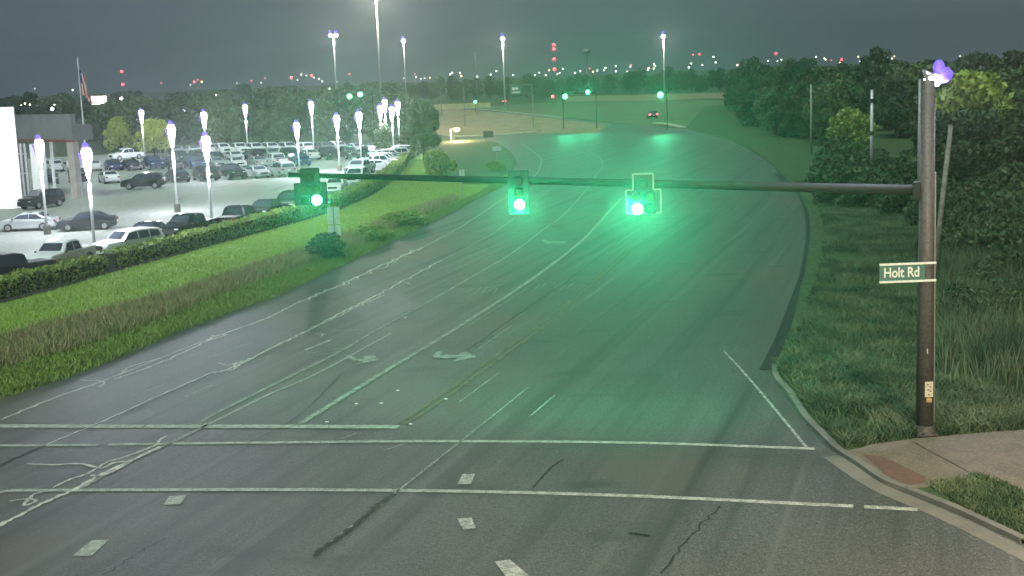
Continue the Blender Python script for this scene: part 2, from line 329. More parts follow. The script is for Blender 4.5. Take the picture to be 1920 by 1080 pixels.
for a,b in (((567,625),(797,610)),((575,663),(650,652)),((590,667),(655,656)),((780,585),(810,582)),((345,745),(398,722)),((245,743),(310,720)),((470,680),(505,668)),((800,645),(812,637)),((400,668),(478,640)),((870,548),(945,533)),((1100,560),(1148,523)),((640,823),(668,813)),((876,548),(892,540)),((890,551),(902,538)),((905,549),(914,537)),((914,547),(930,538)),((925,550),(932,541)),((1000,545),(1012,533)),((1012,541),(1024,531)),((1050,545),(1062,534)),((1062,541),(1075,532)),((560,700),(572,694)),((900,490),(925,478)),((640,560),(680,549)),((610,575),(640,568)),((720,845),(760,832)),((880,655),(985,585)),((880,610),(990,540)),((890,660),(960,610)),((1040,540),(1075,518)),((860,755),(935,700))):
    mark('worn_mark', [a,b], .06, 'faint')
mark('worn_mark', [(572,657),(622,637)], .10, 'seal')
# skip dashes in the junction
def quad(name, q, m='paint'): return sheet(name, pxs(q), .014, M[m])
for q in ([(318,931),(350,929),(338,946),(306,947)], [(172,1014),(204,1013),(172,1043),(136,1043)], [(867,890),(891,889),(883,908),(858,909)], [(857,973),(884,971),(892,991),(869,994)], [(928,1054),(956,1050),(992,1080),(950,1084)]):
    quad('guide_dash', q)
# turn arrows
def arrow(shape):
    b = MB()
    for q in shape: b.poly([Vector((p.x,p.y,.015)) for p in pxs(q)])
    for f in b.bm.faces:
        f.normal_update()
        if f.normal.z<0: f.normal_flip()
    o = b.build('turn_arrow', M['faint'], tri=True); o['kind']='structure'
arrow([[(648,666),(656,667),(668,673),(682,675),(680,678),(664,677),(652,672)],[(682,668),(700,666),(712,675),(700,678),(664,684),(680,678),(682,675),(680,672)]])
arrow([[(811,668),(818,661),(834,657),(832,661),(824,665),(850,667),(862,665),(860,671),(838,673),(818,672)],[(862,662),(873,660),(895,670),(880,673),(848,679),(860,671)]])
arrow([[(1015,451),(1020,448),(1028,453),(1062,453),(1062,456),(1022,457)]])
# crack sealant
def squig(px, wd, m='seal', amp=.10, z=.016, n=10, loops=0):
    p = smooth(pxs(px), n); q=[]
    for i,a in enumerate(p):
        t = (p[min(i+1,len(p)-1)]-p[max(i-1,0)]).normalized(); s_=Vector((-t.y,t.x,0))
        q.append(a + s_*amp*(math.sin(i*1.9+px[0][0])*.5+random.uniform(-.6,.6)))
    return ribbon('crack_seal', q, (lambda t: wd*(.5+.6*abs(math.sin(t*37+px[0][0])))), z, M[m])
squig([(0,788),(100,747),(180,720)], .08); squig([(150,713),(190,715),(195,720),(186,726)], .09, amp=.02); squig([(215,712),(260,696),(330,668),(400,633)], .09)
squig([(225,703),(245,688),(300,672)], .08, amp=.04); squig([(215,710),(250,700),(285,688)], .07, amp=.04)
squig([(385,640),(400,630),(425,628),(395,638)], .1, amp=.12); squig([(400,633),(500,597),(560,567)], .09, amp=.06)
squig([(560,567),(615,545),(665,522),(740,487),(790,465)], .13, amp=.22); squig([(600,550),(660,527),(735,492),(780,467)], .08, amp=.35)
squig([(80,837),(180,797),(290,749),(400,700)], .07, 'tar', amp=.04, z=.015); squig([(85,835),(184,794),(295,744),(402,697)], .07, amp=.03, z=.017); squig([(-20,882),(0,873),(40,855),(84,836)], .14, 'tar', amp=.05)
squig([(400,700),(443,687),(520,647),(567,625)], .13, amp=.10); squig([(410,680),(425,685),(445,680)], .06, amp=.03); squig([(430,695),(442,690),(440,684),(470,672)], .12, amp=.08)
squig([(567,625),(633,590),(677,569),(715,550)], .17, amp=.10); squig([(577,622),(640,590),(680,571),(720,553)], .08, amp=.14)
squig([(715,550),(765,522),(815,495),(830,488)], .10, amp=.16); squig([(590,627),(605,626),(602,632)], .08, amp=.02); squig([(740,531),(757,529),(770,534)], .07, amp=.05)
squig([(-20,995),(40,965),(90,940),(140,918),(190,890),(240,867),(300,838)], .15, amp=.05)
squig([(50,870),(100,872),(150,870),(190,878),(215,868),(240,868),(220,880),(190,893),(170,892)], .12, amp=.02)
squig([(100,915),(130,900),(165,888),(200,868),(240,855),(290,836),(300,825),(312,818)], .09, amp=.03)
squig([(20,940),(50,936),(68,940),(45,948),(60,930),(80,922)], .10, amp=.02)
squig([(587,1043),(640,1005),(687,967),(712,945),(740,927)], .16, 'tar', amp=.06); squig([(1000,915),(1030,880),(1055,862)], .05, 'tar', amp=.04)
squig([(1180,1000),(1200,1003),(1217,1006)], .14, 'tar', amp=.02); squig([(1240,1075),(1300,1000),(1350,950)], .05, 'tar', amp=.08); squig([(430,850),(560,780),(640,700)], .04, 'tar', amp=.05)
squig([(880,655),(1000,570),(1100,500),(1200,420)], .09, 'tar', amp=.04); squig([(195,1080),(250,1042),(310,1010)], .05, 'tar', amp=.08)
# raised reflective markers
for i,(x,y,l) in enumerate(((836,749,'beside the yellow line'),(770,796,'at the end of the stop line'),(668,758,'left of the dark lane seam'),(715,757,'right of the dark lane seam'),(613,792,'just above the stop line'),(760,596,'on the second lane line'),(746,733,'beside the worn dashes'))):
    p = G(x,y); o = MB().box((0,0,.012),(.12,.09,.024),0,.006,.7).build('road_reflector', M['signwhite']); o.location=(p.x,p.y,.012)
    tag(o,'small white road reflector '+l,'road reflector','reflectors on the road')
# ================================================================== VEGETATION
def leafcloud(n, centers, radii, size, flat=.8):
    k = rng.integers(0, len(centers), n); d = rng.normal(size=(n,3)); d /= np.linalg.norm(d,axis=1)[:,None]
    r = rng.uniform(.55,1.08,n)**.6
    c = np.array(centers)[k] + d*(np.array(radii)[k][:,None]*r[:,None])*np.array([1,1,flat])
    u = rng.normal(size=(n,3)); u /= np.linalg.norm(u,axis=1)[:,None]; v = np.cross(u, rng.normal(size=(n,3))); v /= np.linalg.norm(v,axis=1)[:,None]
    s = size*rng.uniform(.5,1.2,n)[:,None]
    V = np.stack([c-u*s-v*s*.5, c+u*s*.2-v*s*.6, c+u*s+v*s*.3, c-u*s*.3+v*s*.6],1).reshape(-1,3)
    return V, np.arange(4*n).reshape(-1,4)
def tree_proto(seed, h, rad, nleaf, size, leafm, name='tree', low=.25, lobes=12):
    random.seed(seed); root = empty(name, (0,0,-500))
    b = MB(); b.tube((0,0,0),(.05,0,h*.45),h*.022,h*.014,8); b.tube((.05,0,h*.45),(.0,.1,h*.85),h*.014,h*.004,6)
    cs=[]; rs=[]
    for i in range(lobes):
        a = i*2.399; zz = low + (1-low)*(i+.5)/lobes*.85; rr = rad*math.sqrt(max(.05,1-((zz-.55)/.5)**2))*random.uniform(.35,.75)
        p = (math.cos(a)*rr, math.sin(a)*rr, h*zz); cs.append(p); rs.append(rad*random.uniform(.3,.5))
        b.tube((0,0,h*max(.15,zz-.22)), p, h*.009, h*.003, 5)
    cs.append((0,0,h*.88)); rs.append(rad*.38)
    b.build('trunk', M['bark'], root)
    V,Fc = leafcloud(nleaf, cs, rs, size); me = npmesh('crown', V, Fc); put('crown', me, leafm, root)
    return root
protos = {
 'round': tree_proto(1, 10, 4.2, 3800, .34, M['leaf_m'], 'broadleaf_tree'),
 'dark': tree_proto(2, 11, 4.0, 3800, .34, M['leaf_d'], 'broadleaf_tree', .15, 14),
 'wide': tree_proto(3, 9, 5.0, 4200, .36, M['leaf_m'], 'broadleaf_tree', .2, 15),
 'tall': tree_proto(4, 12, 3.2, 3600, .32, M['leaf_d'], 'broadleaf_tree', .12, 14),
 'yellow': tree_proto(5, 6, 2.9, 3200, .22, M['leaf_y'], 'ornamental_tree', .25, 11),
 'bush': tree_proto(6, 2.4, 1.5, 2200, .12, M['leaf_s'], 'bush', .1, 9),
 'shrub': tree_proto(8, 3.5, 2.4, 2600, .20, M['leaf_d'], 'shrub', .08, 10)}
used=set()
def plant(kind, p, s, label, cat='tree', group=None, mt=None, z=0):
    r = copy_tree(protos[kind])
    r.location = (p.x,p.y,z); r.rotation_euler=(0,0,random.uniform(0,6.28)); sc = s if isinstance(s,(tuple,list)) else (s,s,s); r.scale = sc
    if mt:
        for ch in r.children:
            if ch.name.startswith('crown'):
                ch.material_slots[0].link='OBJECT'; ch.material_slots[0].material = mt
    tag(r, label, cat, group); return r
# wood behind the parking lot
random.seed(11)
for i in range(34):
    px = 185 + i*17 + random.uniform(-8,8); d = random.uniform(232,300)
    plant(random.choice(['round','wide','dark']), GD(px,d), random.uniform(.75,1.0), 'leafy tree in the wood behind the far car rows', 'tree', 'trees in the wood behind the parking lot')
for i in range(46):
    px = 640 + i*17 + random.uniform(-7,7); d = random.uniform(600,700)
    plant(random.choice(['round','wide','dark','tall']), GD(px,d), random.uniform(.75,1.05), 'dark tree in the distant treeline beyond the far road', 'tree', 'trees of the distant treeline')
for i in range(30):
    px = -20 + i*26 + random.uniform(-9,9); d = random.uniform(420,520)
    plant(random.choice(['round','wide','dark']), GD(px,d), random.uniform(.8,1.1), 'distant tree showing above the wood and the dealership roof', 'tree', 'distant trees on the left horizon')
# wood on the right
for i in range(54):
    px = 1385 + (i%27)*24 + random.uniform(-10,10); t=(px-1385)/620
    d0 = 300*(1-t)+115*t; d = d0*(1.0 if i<27 else 1.3)*random.uniform(.92,1.12)
    plant(random.choice(['dark','tall','wide','dark']), GD(px,d), (random.uniform(.7,1.25),random.uniform(.7,1.25),random.uniform(.8,1.15)), 'dark broadleaf tree in the wood right of the road', 'tree', 'trees in the wood right of the road')
for i in range(34):
    px = 1560 + (i%17)*26 + random.uniform(-10,10); yy = 330+ (px-1560)*.22 + (40 if i>=17 else 0) + random.uniform(-14,14)
    plant('shrub', G(px,yy), random.uniform(.6,1.05), 'dark bushy shrub in the scrub right of the grass verge', 'shrub', 'shrubs in front of the right hand wood')
plant('wide', G(1592,296), .60, 'small pale green tree between the two thin poles right of the road','tree',mt=M['leaf_h'])  # light on this crown put into its paler leaf colour
plant('yellow', G(1590,292), (.7,.7,.45), 'low pale bush under the small pale tree right of the road','bush',mt=M['leaf_m'])
plant('yellow', G(228,288), (1.05,1.05,1.05), 'lamplit yellow green tree behind the white pickup in the far row','tree')
plant('yellow', G(290,292), (1.0,1.0,1.0), 'lamplit yellow green tree right of the brightest tree behind the lot','tree')
plant('yellow', G(475,262), .85, 'lamplit green tree in the wood edge between two lot lamps','tree', mt=M['leaf_m'])
plant('round', G(795,301), (.62,.62,.80), 'full green tree at the far end of the hedge','tree', mt=M['leaf_m'])
plant('yellow', G(722,292), .75, 'small lit tree behind the lamp cluster at the lot corner','tree', mt=M['leaf_m'])
plant('shrub', G(826,338), .85, 'loose yellowish shrub on the grass bank past the hedge end','shrub', mt=M['leaf_h'])
plant('bush', G(611,488), (.95,.95,.68), 'dark green bush at the foot of the grey roadside sign','bush')
plant('bush', G(700,452), (1.1,1.1,.45), 'low yellow green weedy bush beside the kerb past the grey sign','bush', mt=M['leaf_h'])
plant('bush', G(760,425), (1.4,1.4,.5), 'wide straggly bush on the bank nearer the mast arm','bush', mt=M['leaf_h'])
plant('bush', G(930,322), (.8,.8,.5), 'low bright bush beside the small double sign','bush', mt=M['leaf_h'])
random.seed(22)
for i in range(16):
    px = 1395 + i*11 + random.uniform(-5,5); yy = 232 + (px-1395)*.32 + random.uniform(-14,4)
    plant(random.choice(['dark','tall','round']), G(px,yy), (random.uniform(.55,.9),random.uniform(.55,.9),random.uniform(.6,.85)), 'dark tree at the front edge of the wood by the road bend', 'tree', 'front trees of the wood by the road bend')
for i in range(16):
    px = 1790 + (i%8)*22 + random.uniform(-9,9); yy = 560 + (60 if i>=8 else 0) + random.uniform(-20,20)
    plant('shrub', G(px,yy), (random.uniform(.3,.55),random.uniform(.3,.55),random.uniform(.3,.5)), 'small dark shrub in the tall weeds right of the signal pole', 'shrub', 'small shrubs in the tall weeds')
random.seed(21)
for i in range(26):
    px = 1760 + (i%13)*20 + random.uniform(-9,9); yy = 440 + (px-1760)*.2 + (60 if i>=13 else 0) + random.uniform(-18,18)
    plant('shrub', G(px,yy), (random.uniform(.4,.7),random.uniform(.4,.7),random.uniform(.45,.85)), 'dark scrub bush on the slope behind the signal pole', 'shrub', 'scrub bushes behind the signal pole')
for i in range(12):
    px = 1565 + i*14 + random.uniform(-9,9); yy = 352 + random.uniform(-8,30)
    plant('shrub', G(px,yy), (random.uniform(.4,.8),random.uniform(.4,.8),random.uniform(.2,.45)), 'low ragged bush in the scrub left of the signal pole', 'shrub', 'low scrub left of the signal pole')
# the tall lit crown beside the street lamp at upper right
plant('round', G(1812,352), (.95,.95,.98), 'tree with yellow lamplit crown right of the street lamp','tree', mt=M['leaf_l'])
for x in (1755,1800,1850,1905): plant('dark', G(x,392), random.uniform(.62,.68), 'dark low tree in front of the lamplit crown', 'tree', 'low dark trees below the lamplit crown')
# hedge
def hedge(px, label, h=1.0, wd=1.3):
    p = smooth(pxs(px),5); root = empty('hedge', p[0]); org = p[0]
    b = MB(); ribbon_bm(b.bm, [q-org for q in p], wd-.16, h-.08, h-.08); b.build('twigs', M['core'], root)
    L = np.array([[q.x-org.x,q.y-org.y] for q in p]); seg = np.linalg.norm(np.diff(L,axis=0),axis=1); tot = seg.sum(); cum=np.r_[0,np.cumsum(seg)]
    n = int(tot*330); t = rng.uniform(0,tot,n); k = np.clip(np.searchsorted(cum,t)-1,0,len(seg)-1); f=(t-cum[k])/seg[k]
    base = L[k]+(L[k+1]-L[k])*f[:,None]; tn=(L[k+1]-L[k])/seg[k][:,None]; nn=np.c_[-tn[:,1],tn[:,0]]
    u = rng.uniform(0,1,n)*(2*h+wd); x = np.where(u<h,-wd/2,np.where(u<h+wd,u-h-wd/2,wd/2)); z=np.where(u<h,u,np.where(u<h+wd,h,2*h+wd-u))
    bump_ = .07*np.sin(t*1.3)+.06*np.sin(t*3.1+1)+rng.normal(0,.05,n)
    x = x*(1+bump_*.6); z = z*(1+bump_*.9)
    c = np.c_[base+nn*x[:,None], z]
    a = rng.normal(size=(n,3)); a/=np.linalg.norm(a,axis=1)[:,None]; v=np.cross(a,rng.normal(size=(n,3))); v/=np.linalg.norm(v,axis=1)[:,None]; s=.09*rng.uniform(.5,1.3,n)[:,None]
    V=np.stack([c-a*s-v*s*.5,c+a*s*.2-v*s*.6,c+a*s+v*s*.3,c-a*s*.3+v*s*.6],1).reshape(-1,3)
    put('foliage', npmesh('foliage',V,np.arange(4*n).reshape(-1,4)), M['leaf_h'], root)
    tag(root,label,'hedge')
hedge([(-80,580),(0,557),(100,532),(188,509)], 'clipped hedge below the white pickup, left of the gap')
hedge([(203,504),(300,479),(400,452),(560,409),(640,382),(700,354),(735,330),(768,292)], 'long clipped hedge from the gap to the lot corner')
# blades
def inpoly(P, poly):
    x,y = P[:,0],P[:,1]; ins=np.zeros(len(P),bool); n=len(poly)
    for i in range(n):
        x1,y1=poly[i]; x2,y2=poly[(i+1)%n]
        c=((y1>y)!=(y2>y)); 
        with np.errstate(divide='ignore',invalid='ignore'): c&= x<(x2-x1)*(y-y1)/(y2-y1)+x1
        ins^=c
    return ins
def blades(name, poly, n, h, wd, m, label=None, lean=.35, z=0, clump=0):
    poly=[(p.x,p.y) for p in poly]; a=np.array(poly); lo,hi=a.min(0),a.max(0); P=np.zeros((0,2))
    while len(P)<n:
        q=rng.uniform(lo,hi,(n*2,2))
        if clump: q = q[(np.sin(q[:,0]*clump)+np.sin(q[:,1]*clump*.7+q[:,0]*.5*clump)+rng.normal(0,.8,len(q)))>0]
        P=np.r_[P,q[inpoly(q,poly)]]
    P=P[:n]; hh=h*rng.uniform(.4,1.25,n); an=rng.uniform(0,6.28,n); ln=rng.normal(0,lean,(n,2))*hh[:,None]
    d=np.c_[np.cos(an),np.sin(an)]*wd/2
    z0=np.full(n,z); A_=np.c_[P-d,z0]; B_=np.c_[P+d,z0]; M1=np.c_[P+ln*.4+d*.8,z0+hh*.6]; M0=np.c_[P+ln*.4-d*.8,z0+hh*.6]; T=np.c_[P+ln,z0+hh]
    T2=np.c_[P+ln+d*.3,z0+hh]
    V=np.stack([A_,B_,M1,M0,T,T2],1).reshape(-1,3); b0=np.arange(n)*6
    Fq=np.r_[np.stack([b0,b0+1,b0+2,b0+3],1),np.stack([b0+3,b0+2,b0+5,b0+4],1)]
    o=put(name,npmesh(name,V,Fq),m); o['kind']='stuff'
    if label: o['label']=label; o['category']='grass'
    return o
blades('lawn_grass', pxs(hedge_front)+pxs([(800,300),(835,330),(870,347),(935,347)])+lawn[len(hedge_front)+7:], 60000, .13, .05, M['blade_l'], 'short bright green mown grass on the left bank')
blades('dry_weeds', pxs(weeds_px), 30000, .55, .045, M['blade_b'], 'brown dry weeds in the strip along the left bank')
blades('dry_weeds', pxs(weeds_px), 9000, .5, .05, M['blade_g'], 'green weeds mixed in the brown strip')
blades('roadside_grass', pxs([(-40,706),(60,680),(200,640),(330,592),(440,545),(560,505),(640,478),(800,408),(900,362),(955,325),(962,340),(915,364),(815,415),(715,463),(615,511),(530,552),(433,587),(333,624),(233,667),(143,704),(0,750),(-40,764)]), 30000, .22, .05, M['blade_g'], 'tufted olive green grass along the left road edge', lean=.5)
vg = [(1474,339),(1530,370),(1545,430),(1540,500),(1520,560),(1500,620),(1475,670),(1458,700),(1470,718),(1490,740),(1535,800),(1585,848),(1640,838),(1720,828),(1800,821),(1920,812),(1990,800),(1990,560),(1760,470),(1700,400),(1600,350)]
blades('verge_grass', pxs(vg), 120000, .26, .035, M['blade_d'], 'dark green unmown grass on the right verge', lean=.6, z=.09, clump=.9)
blades('verge_grass', pxs([(1458,700),(1490,740),(1535,800),(1585,848),(1640,838),(1720,828),(1800,821),(1920,812),(1920,740),(1700,720),(1560,660),(1490,640)]), 30000, .34, .04, M['blade_d'], 'thick tufts of grass behind the kerb at the pole foot', lean=.7, z=.09, clump=1.7)
blades('tall_weeds', pxs([(1755,500),(1990,470),(1990,760),(1765,740)]), 26000, 1.3, .05, M['blade_d'], 'tall dark reeds and weeds right of the signal pole', lean=.25, z=.05, clump=.8)
blades('tall_weeds', pxs([(1750,500),(1860,492),(1900,560),(1770,570)]), 1500, 1.6, .03, M['blade_d'], 'pale tall seed stems among the weeds behind the pole', lean=.2, z=.05)
blades('corner_grass_blades', pxs([(1735,916),(1830,897),(1880,912),(1920,932),(1990,980),(1990,1040),(1920,1012),(1801,958)]), 7000, .12, .03, M['blade_d'], 'short grass on the corner island by the sidewalk', lean=.5, z=.11)
# ================================================================== CARS
def body_mesh(kind):
    if kind=='sedan':
        L,W,H=4.7,1.82,1.45
        prof=[(-2.35,.35),(-2.33,.75),(-2.2,.98),(-1.65,1.04),(-.95,1.42),(-.1,1.46),(.55,1.38),(1.15,.98),(2.1,.84),(2.33,.62),(2.35,.3),(1.9,.22),(-1.9,.22)]; belt=.98
        wind=[('windshield',[(.60,1.35),(1.10,1.0)]),('rear_window',[(-1.55,1.06),(-1.0,1.38)])]; side=[[(-1.35,1.04),(-.92,1.34),(-.35,1.38),(-.35,1.02)],[(-.28,1.02),(-.28,1.38),(.48,1.31),(.92,1.02)]]; wx=1.4; wr=.33
    elif kind=='suv':
        L,W,H=4.75,1.92,1.75
        prof=[(-2.38,.4),(-2.36,1.0),(-2.25,1.25),(-2.0,1.68),(-1.4,1.76),(-.2,1.77),(.5,1.68),(1.15,1.18),(2.15,1.05),(2.36,.8),(2.38,.35),(1.9,.28),(-1.9,.28)]; belt=1.15
        wind=[('windshield',[(.55,1.64),(1.10,1.21)]),('rear_window',[(-2.26,1.2),(-2.06,1.6)])]; side=[[(-1.95,1.2),(-1.82,1.6),(-1.1,1.66),(-1.1,1.17)],[(-1.03,1.17),(-1.03,1.66),(-.2,1.67),(-.2,1.15)],[(-.13,1.15),(-.13,1.67),(.45,1.6),(.92,1.17)]]; wx=1.42; wr=.37
    else:
        L,W,H=5.5,1.95,1.82
        prof=[(-2.75,.5),(-2.75,1.12),(-.98,1.14),(-.85,1.72),(-.3,1.82),(.35,1.80),(.7,1.72),(1.3,1.22),(2.5,1.1),(2.73,.9),(2.75,.42),(2.2,.36),(-2.2,.4)]; belt=1.16
        wind=[('windshield',[(.75,1.67),(1.24,1.25)]),('rear_window',[(-1.0,1.2),(-.90,1.62)])]; side=[[(-.82,1.18),(-.74,1.66),(-.05,1.72),(-.05,1.18)],[(.02,1.18),(.02,1.72),(.62,1.66),(1.02,1.2)]]; wx=1.72; wr=.41
    return L,W,H,prof,belt,wind,side,wx,wr
def make_car(kind):
    L,W,H,prof,belt,wind,side,wx,wr = body_mesh(kind)
    nm={'sedan':'sedan_car','suv':'suv_car','pickup':'pickup_truck'}[kind]
    root = empty(nm,(0,0,-500))
    hw = lambda z: W/2*(1 if z<=belt else 1-.19*(z-belt)/(H-belt))
    def hw2(x,z):
        e_ = abs(x)/(L/2); return hw(z)*(1-.10*max(0,e_-.72)/.28)
    bm=bmesh.new(); rows=[]
    for sgn in (-1,-.82,.82,1):
        rows.append([bm.verts.new((x, sgn*hw2(x,z), z-(0.0 if abs(sgn)<1 else .03*(z>belt)))) for x,z in prof])
    n=len(prof)
    for a,b in zip(rows,rows[1:]):
        for i in range(n): bm.faces.new((a[i],a[(i+1)%n],b[(i+1)%n],b[i]))
    bm.faces.new(rows[0][::-1]); bm.faces.new(rows[-1])
    bmesh.ops.recalc_face_normals(bm, faces=bm.faces[:])
    bmesh.ops.bevel(bm, geom=[e for e in bm.edges if len(e.link_faces)==2 and e.calc_face_angle(0)>.6], offset=.045, segments=2, affect='EDGES')
    if kind=='pickup':   # open cargo bed: a dark liner
        pass
    me=bpy.data.meshes.new('body'); bm.to_mesh(me); bm.free()
    for p in me.polygons: p.use_smooth=False
    put('body',me,M['car_white'],root)
    if kind=='pickup': MB().box((-1.85,0,1.135),(1.55,1.5,.03),0,0).build('bed_liner',M['black'],root)
    for nm_,pts in wind:
        (x0,z0),(x1,z1)=pts; off=.035; dx,dz=x1-x0,z1-z0; l=math.hypot(dx,dz); nx,nz=(-dz/l,dx/l)
        if nz<0: nx,nz=-nx,-nz
        w0,w1=hw(z0)*.80,hw(z1)*.80; b=MB(); b.poly([(x0+nx*off,-w0,z0+nz*off),(x1+nx*off,-w1,z1+nz*off),(x1+nx*off,w1,z1+nz*off),(x0+nx*off,w0,z0+nz*off)]); b.build(nm_,M['glass'],root)
    for s in (-1,1):
        b=MB()
        for q in side: b.poly([(x, s*(hw2(x,z)+.006-.02*0), z-.0) for x,z in q])
        b.build('side_window',M['glass'],root)
        b=MB(); b.box((L/2-.10, s*(W/2-.30), prof[9][1]+ (.02 if kind=='sedan' else .0)),(.12,.36,.15),0,.03); b.build('headlight',M['hl'],root)
        b=MB(); b.box((-L/2+.08, s*(W/2-.22), belt-.2),(.2,.26,.2 if kind!='pickup' else .32),0,.03); b.build('tail_light',M['tl'],root)
        b=MB(); b.box((.95 if kind!='pickup' else 1.1, s*(W/2+.08), belt+.02),(.12,.18,.13),0,.03); b.build('side_mirror',M['black'],root)
        for x in (-wx,wx):
            b=MB(); b.tube((x,s*(W/2-.23),wr),(x,s*(W/2+.012),wr),wr,None,18); wh=b.build('wheel',M['tyre'],root)
            b=MB(); b.tube((x,s*(W/2+.005),wr),(x,s*(W/2+.022),wr),wr*.62,None,12); b.build('rim',M['rim'],wh)
    b=MB(); b.box((L/2-.01,0,.62 if kind=='sedan' else .75),(.04,W*.5,.22 if kind=='sedan' else .34),0,.01); b.build('grille',M['black'],root)
    b=MB(); b.box((-L/2-.005,0,.62 if kind=='sedan' else .85),(.02,.32,.16)); b.build('licence_plate',M['signwhite'],root)
    return root
CAR={k:make_car(k) for k in ('sedan','suv','pickup')}
NM={'sedan':'sedan','suv':'SUV','pickup':'pickup'}
def car(kind, c, rz, col, label, group='cars parked in the dealership lot', lit_tail=False):
    r=copy_tree(CAR[kind]); r.location=(c.x,c.y,.018); r.rotation_euler=(0,0,rz)
    for ch in r.children:
        if ch.name.startswith('body'):
            ch.material_slots[0].link='OBJECT'; ch.material_slots[0].material=M['car_'+col]
        if lit_tail and ch.name.startswith('tail_light'):
            ch.material_slots[0].link='OBJECT'; ch.material_slots[0].material=M['tl_on']
    tag(r,label,'car' if kind!='pickup' else 'pickup truck',group); return r
def carfr(kind, f, b, col, label, **k):          # from picture points of the ground under front and rear
    a,c_=G(*f),G(*b); d=a-c_; return car(kind,(a+c_)/2,math.atan2(d.y,d.x),col,label,**k)
carfr('pickup',(60,519),(170,489),'white','white pickup with its grille facing left, nearest the hedge gap')
carfr('suv',(196,486),(290,472),'white','white SUV parked nose left above the hedge, right of the white pickup')
carfr('pickup',(-40,540),(64,525),'charcoal','dark pickup cut off by the left edge of the picture')
carfr('sedan',(6,434),(104,430),'silver','silver sedan in the aisle at far left')
carfr('sedan',(112,434),(217,428),'charcoal','dark sedan right of the silver sedan, lit tail end to the right')
carfr('suv',(38,396),(118,384),'black','black SUV parked in front of the showroom glass')
carfr('suv',(222,356),(318,352),'black','large black SUV standing alone in front of the middle rows')
carfr('sedan',(250,464),(305,444),'charcoal','charcoal sedan behind the white SUV by the hedge')
carfr('pickup',(315,455),(394,437),'black','black pickup by the hedge between the two lamp poles')
carfr('pickup',(484,418),(412,440),'black','black pickup with its tailgate toward the white lamp pole')
carfr('sedan',(466,418),(530,396),'charcoal','charcoal sedan by the hedge right of the black pickup')
carfr('suv',(516,408),(574,386),'black','black SUV half behind the left signal head')
carfr('sedan',(610,372),(650,350),'white','white sedan just under the mast arm right of the left signal head')
carfr('suv',(648,352),(690,338),'white','white SUV under the mast arm beside the hedge')
carfr('pickup',(650,332),(700,322),'silver','silver pickup just above the mast arm near the hedge')
ORD=['first','second','third','fourth','fifth','sixth','seventh','eighth','ninth','tenth','eleventh','twelfth','thirteenth','fourteenth','fifteenth','sixteenth','seventeenth','eighteenth','nineteenth','twentieth']
def row(x0,y0,x1,y1,sp,ang,where,weights,seed,skip=()):
    random.seed(seed); a,b=G(x0,y0),G(x1,y1); L=(b-a).length; n=int(L/sp); k=0
    for i in range(n+1):
        p=a+(b-a)*(i/n); 
        if i in skip: continue
        kind=random.choice(['sedan','suv','suv','pickup','sedan']); col=random.choice(weights)
        car(kind,p+Vector((random.uniform(-.15,.15),random.uniform(-.3,.3),0)),ang+random.uniform(-.04,.04)+(math.pi if random.random()<.3 else 0),col,'%s %s in the %s, %s from the left'%(col,NM[kind],where,ORD[min(k,19)])); k+=1
mix=['black','charcoal','white','silver','black','grey','blue','white']
row(92,345,205,343,2.9,R(-62),'block of cars seen past the dealership column',mix,1)
row(335,341,530,331,2.9,R(-60),'front middle row',['black','black','charcoal','silver','blue','black'],2)
row(100,322,560,311,2.85,R(-60),'second middle row',mix,3)
row(335,304,690,297,2.9,R(-60),'third row back',['black','white','charcoal','silver','grey','white'],4)
row(330,290,700,285,3.0,R(-60),'rearmost row',['white','white','silver','white','grey'],5)
carfr('pickup',(212,302),(262,298),'white','white pickup alone under the yellow green trees')
row(705,321,742,296,3.0,R(20),'white row beside the hedge end',['white','silver','white'],6)
# car on the road with lit tail lights, far intersection
c_=G(1225,222); d_=math.atan2(c_.y, c_.x)
o=car('sedan', c_+Vector((0,2,0)), R(90), 'charcoal','dark car waiting at the far junction with red tail lights on', group=None, lit_tail=True); o.scale=(1.15,1.15,1.15)
c_=G(946,193); o=car('sedan', c_, R(90), 'charcoal','small dark car on the far road with red tail lights, under the tall lamp', group=None, lit_tail=True); 
def bays(x0,y0,x1,y1,sp,ang,L):
    a,b=G(x0,y0),G(x1,y1); n=int((b-a).length/sp); d=Vector((math.cos(ang),math.sin(ang),0)); m=MB()
    for i in range(n+1):
        p=a+(b-a)*((i+.5)/n); ribbon_bm(m.bm,[p-d*L/2,p+d*L/2],.14,.026)
    o=m.build('bay_lines',M['paint']); o['kind']='structure'
bays(92,345,205,343,2.9,R(-62),5.6); bays(335,341,530,331,2.9,R(-60),5.6); bays(100,322,560,311,2.85,R(-60),5.6); bays(335,304,690,297,2.9,R(-60),5.6)
bays(20,528,560,388,3.0,R(70),5.5); bays(600,372,740,305,3.0,R(70),5.5)
